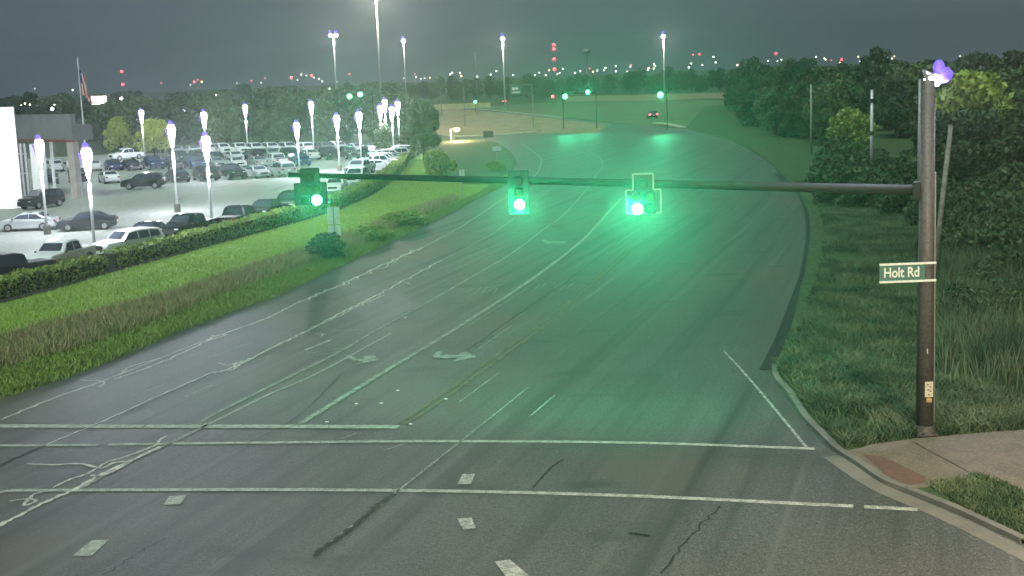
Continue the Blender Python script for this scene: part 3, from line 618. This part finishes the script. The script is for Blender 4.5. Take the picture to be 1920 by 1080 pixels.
# ================================================================== LOT LAMPS
def lamp_pole(xb,yb,xt,yt,label,power=2600,head=1.0):
    b=G(xb,yb); h=HT(b,yt+6); root=empty('lot_lamp',b)
    MB().tube((0,0,0),(0,0,.75),.28,.28,14).build('concrete_base',M['curb'],root)
    MB().tube((0,0,.75),(0,0,h-1.6),.10,.09,10).build('pole',M['whitepole'],root,True)
    f=MB(); s=head
    f.ball((-.05,0,h+.22),.22*s,2,(1,1,1.2)).tube((-.24,0,h-1.1),(-.24,0,h-.25),.12*s,.33*s,12); f.build('bloom_glow',M['violet_bloom'],root)  # violet bloom around the lamp head, modelled as glowing shapes
    l=MB(); l.tube((0,0,h-1.9),(0,0,h-.35),.09,.37*s,12); l.tube((0,0,h-.35),(0,0,h+.05),.37*s,.28*s,12); l.build('lens',M['lamp'],root,True)  # lamp head enlarged and tapered to take in its white glare
    tag(root,label,'lamp post','lamp posts of the dealership lot')
    point('lamp_light',(0,0,h-2.3),power*1.4,(.86,.88,1.0),.25,root)
LP=[(89,440,70,258,'white lamp post right of the white building front',3200),(179,480,157,274,'white lamp post rising by the hedge gap',3600),(333,398,316,230,'white lamp post on a concrete base in the open aisle',3600),
(398,428,383,252,'white lamp post behind the hedge right of the black pickup',3600),(391,338,377,206,'lamp post whose head shows just above a nearer one',2600),(272,302,258,202,'lamp post in front of the yellow green trees',2600),
(350,284,341,196,'slim lamp post between the yellow trees and the wood',2200),(465,284,455,192,'lamp post alone in front of the dark wood',2400),(562,330,551,226,'lamp post just above the left signal head',2800),
(589,292,583,186,'tallest looking lamp post left of the far green lights',2400),(637,322,630,212,'lamp post right of the left signal head',2800),(679,326,674,206,'lamp post left of the cluster of four',2600),
(717,292,711,194,'left post in the cluster of four lamps',1800),(726,284,724,182,'second post in the cluster of four lamps',1500),(739,298,735,196,'third post in the cluster of four lamps',1800),(750,288,746,186,'right post in the cluster of four lamps',1800)]
for a in LP: lamp_pole(*a[:5],power=a[5])
# one more behind the left frame edge lights the showroom front
# ================================================================== DEALERSHIP BUILDING
def wall_between(name, a, b, z0, z1, th, m, parent, org):
    d=b-a; c=(a+b)/2-org; o=MB().box((c.x,c.y,(z0+z1)/2),(d.length,th,z1-z0),math.atan2(d.y,d.x)).build(name,m,parent); return o
p0=G(150,372); org=p0.copy(); bld=empty('car_dealership',org); tag(bld,'grey car dealership with tall white entrance panel and drive through canopy','building')
back=Vector((-14,34,0)); left=G(-260,384)
q0=G(-240,392); q1=G(31,391)
wall_between('entrance_panel',q0+Vector((0,.5,0)),q1+Vector((0,.5,0)),0,HT(q1,201),1.4,M['panelglow'],bld,org)
jb=MB(); ph_=HT(q1,201); jd=(q1-q0).normalized()
for z in (ph_*.2,ph_*.4,ph_*.6,ph_*.8): cc=(q0+q1)/2-org; jb.box((cc.x,cc.y-.205,z),((q1-q0).length,.02,.03),math.atan2(jd.y,jd.x))
jb.build('panel_joints',M['galv2'],bld)
hz=HT(p0,214); lz=HT(p0,266)
r0=G(30,366)+Vector((0,2,0)); rr=p0-r0
wall_between('upper_wall',r0,p0,lz,hz,.5,M['wallgrey'],bld,org)
wall_between('red_band',r0+Vector((0,-.32,0)),p0+Vector((0,-.32,0)),lz-.02,lz+.22,.12,M['redband'],bld,org)
c=(r0+p0)/2-org
b=MB(); b.box((c.x,c.y+1.8,lz+.9),(rr.length-.1,3.0,1.6),math.atan2(rr.y,rr.x)); b.build('canopy_roof',M['wallgrey'],bld)
wall_between('column',G(139,372),G(151,372),0,lz-.03,.8,M['tan'],bld,org)
wall_between('column',G(64,378)+Vector((0,1,0)),G(81,378)+Vector((0,1,0)),0,lz-.03,.9,M['wallwhite'],bld,org)
wall_between('window_wall',G(24,372),G(58,370),0.3,lz-.05,.15,M['showglass'],bld,org)
b=MB()
for px in (26,33,40,48,56):
    q=G(px,372)-org; b.box((q.x,q.y-.15,lz/2),(.18,.14,lz-.1))
for z in (lz*.45,lz*.8): 
    q=(G(24,372)+G(58,371))/2-org; b.box((q.x,q.y-.12,z),(2.0,.1,.12))
b.build('mullions',M['galv'],bld)
q=G(104,366)-org; MB().box((q.x,q.y,lz/2),(.25,.25,lz-.06)).build('post',M['wallwhite'],bld)
for px in (55,80):
    q=G(px,366)-org; MB().box((q.x,q.y-.6+2,hz-.9),(.10,.10,.9)).build('wall_light',M['galv'],bld)
# flagpole
b0=G(166,347); h=HT(b0,110); fp=empty('flagpole',b0); tag(fp,'tall white flagpole with a limp striped flag beside the dealership','flagpole')
MB().tube((0,0,0),(0,0,h),.09,.05,10).build('pole',M['whitepole'],fp); MB().ball((0,0,h+.08),.11).build('finial',M['galv'],fp)
def flag():
    n,mm=26,14; V=[];Fc=[]; hgt=2.9
    for j in range(n+1):
        for i in range(mm+1):
            u=i/mm; v=j/n
            x=.1+u*1.15*(.55+.45*v)+.10*math.sin(u*9+v*5)*u; y=.22*math.sin(u*11+v*2)*u; z=h-1.3-v*hgt-u*u*1.2
            V.append((x,y,z))
    for j in range(n):
        for i in range(mm): a=j*(mm+1)+i; Fc.append((a,a+1,a+mm+2,a+mm+1))
    me=npmesh('flag',np.array(V),np.array(Fc)); me.materials.append(mat('flag_red',(.5,.03,.04),None,9,.8)); me.materials.append(mat('flag_white',(.75,.72,.72),None,9,.8)); me.materials.append(mat('flag_blue',(.03,.04,.2),None,9,.8))
    for k,p in enumerate(me.polygons):
        j,i=divmod(k,mm); p.material_index = 2 if (i<5 and j<13) else (i//2)%2
    o=bpy.data.objects.new('flag',me); C.objects.link(o); o.parent=fp
flag()
# distant lit sign board left
def base_at(px,dist): return GD(px,dist)
q=GD(184,330); h=HT(q,196); h2=HT(q,180); s=empty('lit_sign',q); tag(s,'glowing pale yellow sign board on a post above the far trees left','sign')
MB().tube((0,0,0),(0,0,h),.25,.2,8).build('post',M['galv2'],s); MB().box((0,0,(h+h2)/2),(3.6,.4,h2-h),0,.1).build('sign_panel',lit('lit_sign_face',(1,.97,.75),1.6),s)
# ================================================================== SIGNAL MAST
pb=G(1733,822); ph=HT(pb,150)
mast=empty('signal_mast',pb); tag(mast,'brown steel signal pole with a long horizontal mast arm over the road','signal pole')
MB().tube((0,0,0),(0,0,ph),.26,.19,20).build('pole',M['bronze'],mast,True)
MB().box((0,0,.11+.06),(.62,.62,.06),0,.01).tube((0,0,.2),(0,0,.42),.33,.29,20).build('base_plate',M['bronze'],mast)
za=HT(pb,357); 
tipd=45.6; rtip=ray(545,328); tip=Vector((0,0,CAMH))+rtip*tipd; A0=Vector((0,0,za)); A1=tip-pb
MB().tube(A0,A1,.15,.085,16).build('mast_arm',M['armsteel'],mast,True)
MB().box(A0+Vector((-.28,0.02,0)),(.22,.42,.5),math.atan2(A1.y,A1.x),.02).build('arm_flange',M['armsteel'],mast)
MB().tube(A1,A1+(A1-A0).normalized()*.06,.10,.10,12).build('end_cap',M['black'],mast)
MB().tube((.26,.0,.5),(.24,.05,ph*.75),.035,.035,8).build('conduit',M['galv2'],mast)
q=Vector((.02,-.27,1.55)); 
def armpt(px):
    lo,hi=0,1
    for _ in range(40):
        m=(lo+hi)/2; p=pb+A0+(A1-A0)*m
        if proj(p)[0]>px: lo=m
        else: hi=m
    return pb+A0+(A1-A0)*((lo+hi)/2)
def section(bm_h, bm_v, x, z):
    bm_h.box((x,0,z),(.345,.22,.345),0,.025)
    # visor: half tube opening towards the camera (-Y)
    r=bm_v.bm; pts=[]
    n=12
    for k in range(n+1):
        a=math.pi*(1.12)*k/n-math.pi*.06
        pts.append((math.cos(a)*.165, math.sin(a)*.165))
    rows=[]
    for (y,f) in ((-.11,1),(-.36,1)):
        rows.append([r.verts.new((x+px_*f, y, z+pz_*f)) for px_,pz_ in pts])
    for i in range(n): r.faces.new((rows[0][i],rows[0][i+1],rows[1][i+1],rows[1][i]))
def signal(px, arrow_left, dog, label, zoff, border=False, lit_px=None, power=900):
    p=armpt(px); p=p+Vector((0,-.30,zoff)); yaw=math.atan2(-p.x, p.y)*1.0
    root=empty('traffic_signal',p,yaw*.6)
    cells=[(0,.37,'r'),(0,0,'a'),(0,-.37,'g')] if not dog else [(0,.56,'r'),(-.20,.185,'a'),(.20,.185,'a'),(-.20,-.185,'g'),(.20,-.185,'g')]
    if lit_px=='R': litc=(.20,-.185)
    elif lit_px=='L': litc=(-.20,-.185)
    else: litc=(0,-.37)
    H_=MB()
    for x,z,_ in cells:
        V_=MB(); section(H_,V_,x,z); V_.build('visor',M['sigblack'],root)
    H_.build('housing',M['sigblack'],root)
    B=MB()
    if dog:
        B.box((0,.06,.62),(.62,.02,.5)); B.box((0,.06,.02),(1.06,.02,.84-.14))
    else: B.box((0,.06,0),(.62,.02,1.36))
    B.build('backplate',M['sigblack'],root)
    e=.045; E=MB()
    if dog: segs=[((0,.865),(.62,e)),((-.31,.62),(e,.46)),((.31,.62),(e,.46)),((-.42,.375),(.22,e)),((.42,.375),(.22,e)),((-.53,.02),(e,.72)),((.53,.02),(e,.72)),((0,-.34),(1.06,e))]
    else: segs=[((0,.675),(.62,e)),((-.31,0),(e,1.34)),((.31,0),(e,1.34)),((0,-.675),(.62,e))]
    for (x,z),(a,b_) in segs: E.box((x,.052,z),(a,.022,b_))
    E.build('border_strip',M['border'] if border else M['armsteel'],root)
    for x,z,c in cells:
        on=abs(x-litc[0])<.01 and abs(z-litc[1])<.01
        m=M['green_on'] if on else {'r':M['red_off'],'a':M['amb_off'],'g':M['grn_off']}[c]
        MB().ball((x,-.11 if not on else -.16,z),.152 if not on else .175,3,(1,.25 if not on else .7,1)).build('lens',m,root,True)
    MB().tube((0,.08,.0),(0,.30,-zoff),.04,.04,8).build('bracket',M['armsteel'],root)
    tag(root,label,'traffic light','traffic lights on the near mast arm')
    l=point('signal_light',(litc[0],-.42,litc[1]),power*2.1,(.06,1,.42),.12,root,'SPOT',None,44,1.0); l.rotation_euler=(R(-94),0,0)
    l=point('green_wash_fill',(litc[0],-.35,litc[1]-.45),power*.24,(.06,1,.42),.15,root,'SPOT',None,165,1.0); l.rotation_euler=(R(48),0,0)  # unseen green spot added to tint the road behind the signal
    return root
signal(583,0,True,'five lamp traffic light at the left tip of the mast arm, lit green',-.62,False,'R',3600)
signal(972,0,False,'three lamp traffic light in the middle of the mast arm, lit green',-.36,False,None,4500)
signal(1204,0,True,'five lamp traffic light with pale border nearest the pole, lit green',-.55,True,'L',9000)
# street name sign
sb=G(1733,822)
zt=HT(sb,489); zb=HT(sb,524)
sg=empty('street_name_sign',sb+Vector((0,0,0))); tag(sg,'green street name sign reading Holt Rd on the signal pole','sign')
xl=-1.48; zc=(zt+zb)/2+.0; sh=abs(zt-zb)-.10
sg.rotation_euler=(0,0,0)
MB().box((-.76-.02,-.30,zc),(1.30,.02,sh)).build('sign_panel',M['signgreen'],sg)
b=MB()
for z in (zc+sh/2+.03,zc-sh/2-.03): b.box((-.62,-.30,z),(1.62,.05,.06))
b.build('sign_rail',M['signwhite'],sg)
tcv=bpy.data.curves.new('lettering','FONT'); tcv.body='Holt Rd'; tcv.size=.40; tcv.align_x='CENTER'; tcv.align_y='CENTER'; tcv.extrude=.004; tcv.offset=.008
to=bpy.data.objects.new('tmp',tcv); C.objects.link(to); bpy.context.view_layer.update()
me=bpy.data.meshes.new_from_object(to); bpy.data.objects.remove(to); lt=put('lettering',me,None,sg); me.materials.clear(); me.materials.append(M['signwhite']); lt.location=(-.80,-.316,zc+.0); lt.rotation_euler=(R(90),0,0); lt.scale=(.80,1.0,1)
# push button
pbz=HT(sb,726); pbn=empty('push_button',sb+Vector((.03,-.29,pbz))); tag(pbn,'cream pedestrian button sign plate low on the signal pole','push button')
MB().box((0,0,0),(.24,.02,.46),0,.008).build('sign_plate',M['cream'],pbn)
b=MB()
for x,z in ((-.04,.15),(.03,.08),(-.03,0),(.04,-.05),(.0,-.15)): b.box((x,-.014,z),(.05,.006,.03))
b.build('symbols',M['black'],pbn)
MB().box((0,.0,-.32),(.16,.10,.14),0,.02).tube((0,-.05,-.32),(0,-.08,-.32),.035,.035,12).build('button_housing',mat('amber_button',(.5,.3,.12),None,8,.6),pbn)
bz=HT(sb,655); o=MB().box((0,0,0),(.03,.02,.14)).build('sticker',M['cream']); o.location=sb+Vector((-.02,-.26,bz)); o.name='pole_sticker'; tag(o,'small pale sticker on the signal pole below the street sign','sticker')
# street lamp at the head of the pole
lp=empty('street_lamp',pb+Vector((0,0,ph))); tag(lp,'glaring street lamp on the top of the signal pole','street lamp')
MB().tube((0,0,-.05),(.05,.6,.25),.06,.05,8).tube((.05,.6,.25),(.40,.9,.14),.05,.045,8).build('arm',M['galv2'],lp)
MB().box((.44,1.05,.10),(.34,.75,.16),0,.05,.8).build('head',M['galv2'],lp); MB().box((.44,1.0,-.01),(.38,.55,.14),0,.05).ball((.44,.75,-.03),.17).build('lens',M['street'],lp,True); MB().ball((.72,.95,.12),.24,2,(1.2,1,1)).ball((.60,.95,.34),.17,2,(1,1,1.3)).build('glare_glow',M['violet_bloom'],lp,True)  # violet glare beside the lamp added as glowing balls
point('street_light',(.44,1.0,-.45),1300,(.72,.70,1.0),.2,lp)
# poles right of the road
def plain_pole(name,xb,yb,yt,r,m,label,lean=(0,0),cat='pole',bands=0):
    b=G(xb,yb); h=HT(b,yt); root=empty(name,b); MB().tube((0,0,0),(lean[0],lean[1],h),r,r*.8,10).build('shaft',m,root,True)
    if bands:
        for k in range(bands): MB().tube((0,0,h*(k+.6)/bands),(0,0,h*(k+.6)/bands+.35),r*1.15,r*1.15,10).build('band',M['black'],root)
    MB().tube((lean[0],lean[1],h),(lean[0],lean[1],h+.05),r*.9,r*.6,10).build('cap',M['black'],root)
    tag(root,label,cat); return root
plain_pole('utility_pole',1634,350,168,.17,M['galv'],'pale banded pole standing behind the mast arm left of the signal pole',bands=3)
plain_pole('utility_pole',1521,292,158,.12,M['galv2'],'thin grey pole at the edge of the right hand wood')
plain_pole('utility_pole',1746,560,236,.13,M['wood'],'slender leaning pale pole just behind the signal pole',lean=(.9,.3))
plain_pole('utility_pole',1741,500,205,.08,M['galv'],'narrow bright pipe pole close behind the signal pole')
plain_pole('utility_pole',1722,420,148,.12,M['galv2'],'short seen pole top just left of the street lamp')
# roadside signs
def signpost(xb,yb,yt,ybot,wd,label,m=M['alum'],two=False):
    b=G(xb,yb); zt_,zb_=HT(b,yt),HT(b,ybot); r=empty('road_sign',b,math.atan2(-b.x,b.y)); MB().tube((0,-.05,0),(0,-.05,zt_+.05),.04,.04,8).build('post',M['galv2'],r)
    if two:
        zm=zb_+(zt_-zb_)*.38; MB().box((0,0,(zt_+zm)/2+.02),(wd,.02,zt_-zm-.04),0,.005).build('panel',m,r); MB().box((0,0,(zb_+zm)/2-.02),(wd,.02,zm-zb_-.04),0,.005).build('panel',m,r)
    else: MB().box((0,0,(zt_+zb_)/2),(wd,.02,zt_-zb_),0,.005).build('panel',m,r)
    tag(r,label,'road sign'); return r
signpost(630,482,388,442,.78,'grey back of a tall double road sign by the dark bush',M['alum'],True)
signpost(868,372,318,330,.5,'thin dark sign post on the bank above the kerb')
signpost(933,316,275,283,1.1,'small pale double plate sign on the corner grass')
signpost(787,302,266,276,.5,'small pale sign post by the tree at the hedge end')
b=G(916,262); r=empty('notice_board',b); MB().box((0,0,.95),(1.7,.15,1.1),0,.03).build('panel',M['armsteel'],r)
for x in (-.7,.7): MB().tube((x,0,0),(x,0,.5),.05,.05,8).build('leg',M['galv2'],r)
tag(r,'dark rectangular board on short legs at the median end','sign')
# overhead guide sign
b=G(1000,240); h=HT(b,157); r=empty('guide_sign',b); MB().tube((0,0,0),(0,0,h),.16,.13,10).build('post',M['galv2'],r)
s_=.1*(b.length/250); L=(1000-958)*b.length/F
MB().tube((0,0,h-.15),(-L,0,h-.15),.08,.07,8).tube((0,0,h-1.9),(-L*.98,0,h-1.9),.07,.06,8).build('arm',M['galv2'],r)
pn=MB().box((-L*.72,-.12,h-1.05),(L*.5,.06,2.0),0,.02).build('sign_panel',M['signgreen'],r)
MB().box((-L*.80,-.17,h-.85),(.7,.03,.5),0,.05).box((-L*.66,-.17,h-.85),(.5,.03,.5),0,.05).box((-L*.72,-.17,h-1.6),(1.5,.03,.25)).build('symbol',M['signwhite'],pn)
tag(r,'green overhead guide sign hung from a grey cantilever post at the side street','guide sign')
# ------------------------------------------------------------------ far signals
def far_signal(px,py,dist,label,power=0,s=1.0,m='green_far',arm=0,group=None):
    b=GD(px,dist); z=HT(b,py); r=empty('far_signal' if 0 else 'traffic_signal',b)
    MB().tube((arm,0,0),(arm,0,z+.6),.10,.07,8).build('post',M['armsteel'],r)
    if arm: MB().tube((arm,0,z+.5),(0,0,z+.5),.06,.05,8).build('arm',M['armsteel'],r)
    MB().box((0,-.1,z+.35),(.42,.2,1.15),0,.03).build('housing',M['sigblack'],r)
    MB().ball((0,-.22,z),.27*s,2,(1,.4,1)).build('lens',M[m],r,True)
    tag(r,label,'traffic light',group)
    if power: 
        l=point('signal_light',(0,-.5,z),power*.6,(.06,1,.42),.2,r,'SPOT',None,46,1.0); l.rotation_euler=(R(-92),0,0)
far_signal(1058,181,262,'green light left of the pair over the far junction',9000,1.9,arm=6)
far_signal(1101,173,268,'green light in the middle over the far junction',8000,1.8,arm=-5)
far_signal(1237,178,250,'green light on the right above the red tail lights',12000,2.2,arm=1.2)
far_signal(654,181,222,'left one of two distant green lights above the lot lamps',4000,1.6,arm=-2)
far_signal(674,177,222,'right one of two distant green lights above the lot lamps',4000,1.6,arm=2)
far_signal(889,191,420,'tiny green signal beside the yellow lit wall',0,1.8)
far_signal(1035,181,420,'small red signal left of the far green lights',0,1.8,'red_on')
# lit retaining wall far left of side street
a=G(820,204); b=G(876,205); o=MB().box(((a.x+b.x)/2,(a.y+b.y)/2,.9),((b-a).length,.6,1.8)).build('retaining_wall',mat('pale_wall',(.5,.42,.25),(.4,.33,.2),.4,.8)); tag(o,'low pale wall glowing yellow under lamps at the far end of the side street','wall')
# ------------------------------------------------------------------ tall road lamps
def mastlamp(px,yt,dist,r,label,heads=1,power=30000,on=True):
    b=GD(px,dist); h=HT(b,yt); t=empty('high_mast_lamp',b); MB().tube((0,0,0),(0,0,h),r*1.2,r*.7,10).build('pole',M['galv'] if on else M['galv2'],t,True)
    k=dist/400
    if on:
        hd=MB(); ln=MB()
        for i in range(heads):
            x=(i-(heads-1)/2)*1.6*k
            hd.box((x,0,h+.15*k),(1.0*k,.9*k,.25*k),0,.05); vb=MB().ball((x-.15*k,0,h+.85*k),.42*k,2,(1,1,1.5)); vb.build('bloom_ball',M['violet_bloom'],t,True); ln.ball((x,0,h-.05*k),.62*k,2,(1,1,.75))  # violet ball added above each head for its bloom
        hd.build('head',M['galv2'],t); ln.build('lens',M['mastlamp'],t,True)
        point('mast_light',(0,-.3,h-1.5),power*.10,(1.0,.92,.80),.5,t)
    else: MB().tube((0,0,h),(0,0,h+.3),r*.6,r*.3,8).build('cap',M['black'],t)
    tag(t,label,'street lamp')
mastlamp(630,66,420,.30,'tall lamp with a double glaring head above the far wood',2,60000)
mastlamp(713,-30,300,.27,'tallest lamp post, its head above the top of the picture',1,420000)
mastlamp(760,76,470,.22,'small tall lamp between two bigger ones',1,40000)
mastlamp(945,72,400,.26,'tall lamp left of the green guide sign',1,70000)
mastlamp(1245,68,430,.26,'tall lamp above the right hand green light',1,60000)
mastlamp(893,98,380,.14,'thin unlit grey mast left of the tall lamp',1,0,False)
mastlamp(825,162,380,.14,'short unlit pole left of the yellow lit wall',1,0,False)
mastlamp(868,162,300,.09,'short thin unlit pole above the yellow lit wall',1,0,False)
# warm street lamp lighting the side street
def cobra(px,py,dist,label,power,col=(1,.72,.38),m='orange_on',s=.5):
    b=GD(px,dist); z=HT(b,py); t=empty('street_lamp',b); MB().tube((0,0,0),(0,0,z+.1),.10,.07,8).tube((0,0,z+.1),(.9,0,z+.15),.05,.04,6).build('pole',M['galv2'],t); MB().box((1.1,0,z+.12),(.7,.3,.14),0,.04).build('head',M['galv2'],t); MB().ball((1.1,0,z),s,2,(1,1,.6)).build('lens',M[m],t,True)
    if power: point('street_light',(1.1,0,z-.6),power,col,.3,t)
    tag(t,label,'street lamp')
cobra(840,243,232,'low orange lamp glowing beside the tree at the side street',8000,s=.55)
cobra(1897,208,150,'orange lamp at the right edge behind the wood',600,s=.35)
# ------------------------------------------------------------------ beacons and horizon lamps
def beacon_mast(px,ys,dist,label,s=.9):
    b=GD(px,dist); h=HT(b,min(ys)); t=empty('radio_mast',b); bb=MB()
    for a in (0,2.09,4.19): bb.tube((math.cos(a)*.8,math.sin(a)*.8,0),(math.cos(a)*.25,math.sin(a)*.25,h),.06,.05,5)
    for k in range(int(h/2)): bb.tube((.7*(1-k*2/h*.7),0,k*2),(-.4*(1-k*2/h*.7),.6*(1-k*2/h*.7),k*2+1.6),.04,.04,4)
    bb.build('lattice',M['galv2'],t)
    for y in ys: MB().ball((0,0,HT(b,y)),s,2).build('beacon',M['red_on'],t,True)
    tag(t,label,'radio mast')
beacon_mast(1040,(84,92,111,130),900,'radio mast with a column of red warning lights',1.1)
beacon_mast(231,(134,158),800,'mast with two red warning lights above the lot',.8)
b=GD(1101,1100); h=HT(b,92); t=empty('water_tower',b); MB().tube((0,0,0),(0,0,h-4),1.2,.9,10).build('stem',M['galv2'],t); MB().ball((0,0,h-2),3.2,3,(1,1,.8)).build('tank',M['galv2'],t,True); tag(t,'faint dark water tower on the horizon right of the red mast lights','water tower')
hl=[(303,156,'r'),(365,154,'rr'),(372,150,'r'),(404,179,'w'),(404,204,'w'),(472,152,'r'),(490,155,'w'),(498,147,'r'),(547,146,'rr'),(566,140,'w'),(575,142,'w'),(585,142,'rr'),(589,146,'w'),(604,153,'w'),(538,175,'o'),(495,211,'r'),(617,167,'w'),(656,139,'r'),(779,139,'r'),(757,147,'w'),(789,148,'w'),(796,147,'w'),(806,146,'o'),(820,147,'w'),(843,145,'w'),(850,146,'w'),(865,143,'o'),(893,142,'w'),(920,140,'w'),(962,141,'w'),(1003,141,'w'),(1023,141,'w'),(1045,139,'w'),(1078,137,'w'),(1112,135,'o'),(1132,132,'w'),(1155,134,'w'),(1176,134,'w'),(1183,123,'rr'),(1203,130,'w'),(1215,131,'w'),(1226,129,'w'),(1229,124,'w'),(1246,130,'w'),(1300,103,'r'),(1312,102,'rr'),(1338,107,'w'),(1455,101,'rr'),(1465,112,'w'),(1500,116,'w'),(1530,107,'w'),(1548,112,'w'),(1578,112,'rr'),(1800,106,'w'),(1812,108,'w'),(1822,110,'w'),(1834,107,'w'),(1845,105,'w'),(1897,104,'w'),(1905,108,'w'),(95,205,'b'),(100,197,'w'),(45,195,'w'),(38,198,'w'),(54,197,'w'),(22,206,'w'),(186,233,'w'),(226,186,'b'),(237,210,'b'),(1685,155,'w'),(1700,140,'w'),(1913,215,'o'),(1918,228,'w'),(1900,120,'w')]
_r=random.Random(5)
hl += [(_r.uniform(1010,1700), 0, _r.choice('wwwor')) for _ in range(34)]+[(_r.uniform(20,1000), 0, _r.choice('wwo')) for _ in range(14)]
hl=[(x, y or yh(x)+_r.uniform(-9,2), c) for x,y,c in hl]
hm={'w':'white_on','r':'red_on','rr':'red_on','o':'orange_on','b':'lamp'}
nm={'w':'distant pale lamp twinkling along the horizon','r':'distant faint red light on the horizon','rr':'distant strong red light on the horizon','o':'distant orange lamp on the horizon','b':'bluish glaring lamp beyond the lot on the left'}
random.seed(3)
for x,y,c in hl:
    dist=random.uniform(740,1000); 
    if y>yh(x)+14: dist=min(330, CAMH*F/(y-yh(x))*.9)
    if c=='b': dist=300
    b=GD(x,dist); z=max(1.5,HT(b,y)); t=empty('distant_lamp',b); k=dist/900
    MB().tube((0,0,0),(0,0,z),.12*k,.08*k,5).build('pole',M['galv2'],t)
    r={'w':.42,'r':.55,'rr':.85,'o':.5,'b':1.0}[c]*k*random.uniform(.75,1.2)
    MB().ball((0,0,z+.1),r,1).build('lens',M[hm[c]],t,True); tag(t,nm[c],'lamp',{'w':'pale lamps on the horizon','r':'faint red lights on the horizon','rr':'strong red lights on the horizon','o':'orange lamps on the horizon','b':'bluish lamps beyond the lot'}[c])
# pink lit car tail at far left edge
# ================================================================== lamps of the junction behind the camera (real posts, out of frame)
for i,(x,y,col,pw) in enumerate(((15,16,(1,.74,.46),21000),(-22,4,(.85,1,.92),4500))):
    t=empty('street_lamp',(x,y,0)); MB().tube((0,0,0),(0,0,11.5),.13,.09,10).tube((0,0,11.4),(-1.8,1,11.9),.06,.05,8).build('pole',M['galv2'],t); MB().box((-2.1,1.1,11.9),(.8,.35,.16),0,.05).build('head',M['galv2'],t); MB().box((-2.1,1.1,11.79),(.5,.25,.06)).build('lens',M['white_on'],t)
    tag(t,['street lamp beside the near corner sidewalk','street lamp at the near left corner'][i],'street lamp'); point('street_light',(-2.1,1.1,11.6),pw,col,.3,t)
# remove the hidden prototypes
def drop(o):
    for ch in list(o.children): drop(ch)
    bpy.data.objects.remove(o)
for p in list(protos.values())+list(CAR.values()): drop(p)
# ------------------------------------------------------------------ haze
HZ=.00042
hb=MB().box((0,740,24),(2200,1560,50)).build('haze',None); hb['kind']='stuff'
hm_=bpy.data.materials.new('haze_air'); hm_.use_nodes=True; n=hm_.node_tree; n.nodes.clear(); out=n.nodes.new('ShaderNodeOutputMaterial'); pv=n.nodes.new('ShaderNodeVolumePrincipled'); pv.inputs['Color'].default_value=(.85,.92,.92,1); pv.inputs['Density'].default_value=HZ; pv.inputs['Anisotropy'].default_value=.84
n.links.new(pv.outputs[0],out.inputs['Volume']); hb.data.materials.append(hm_)
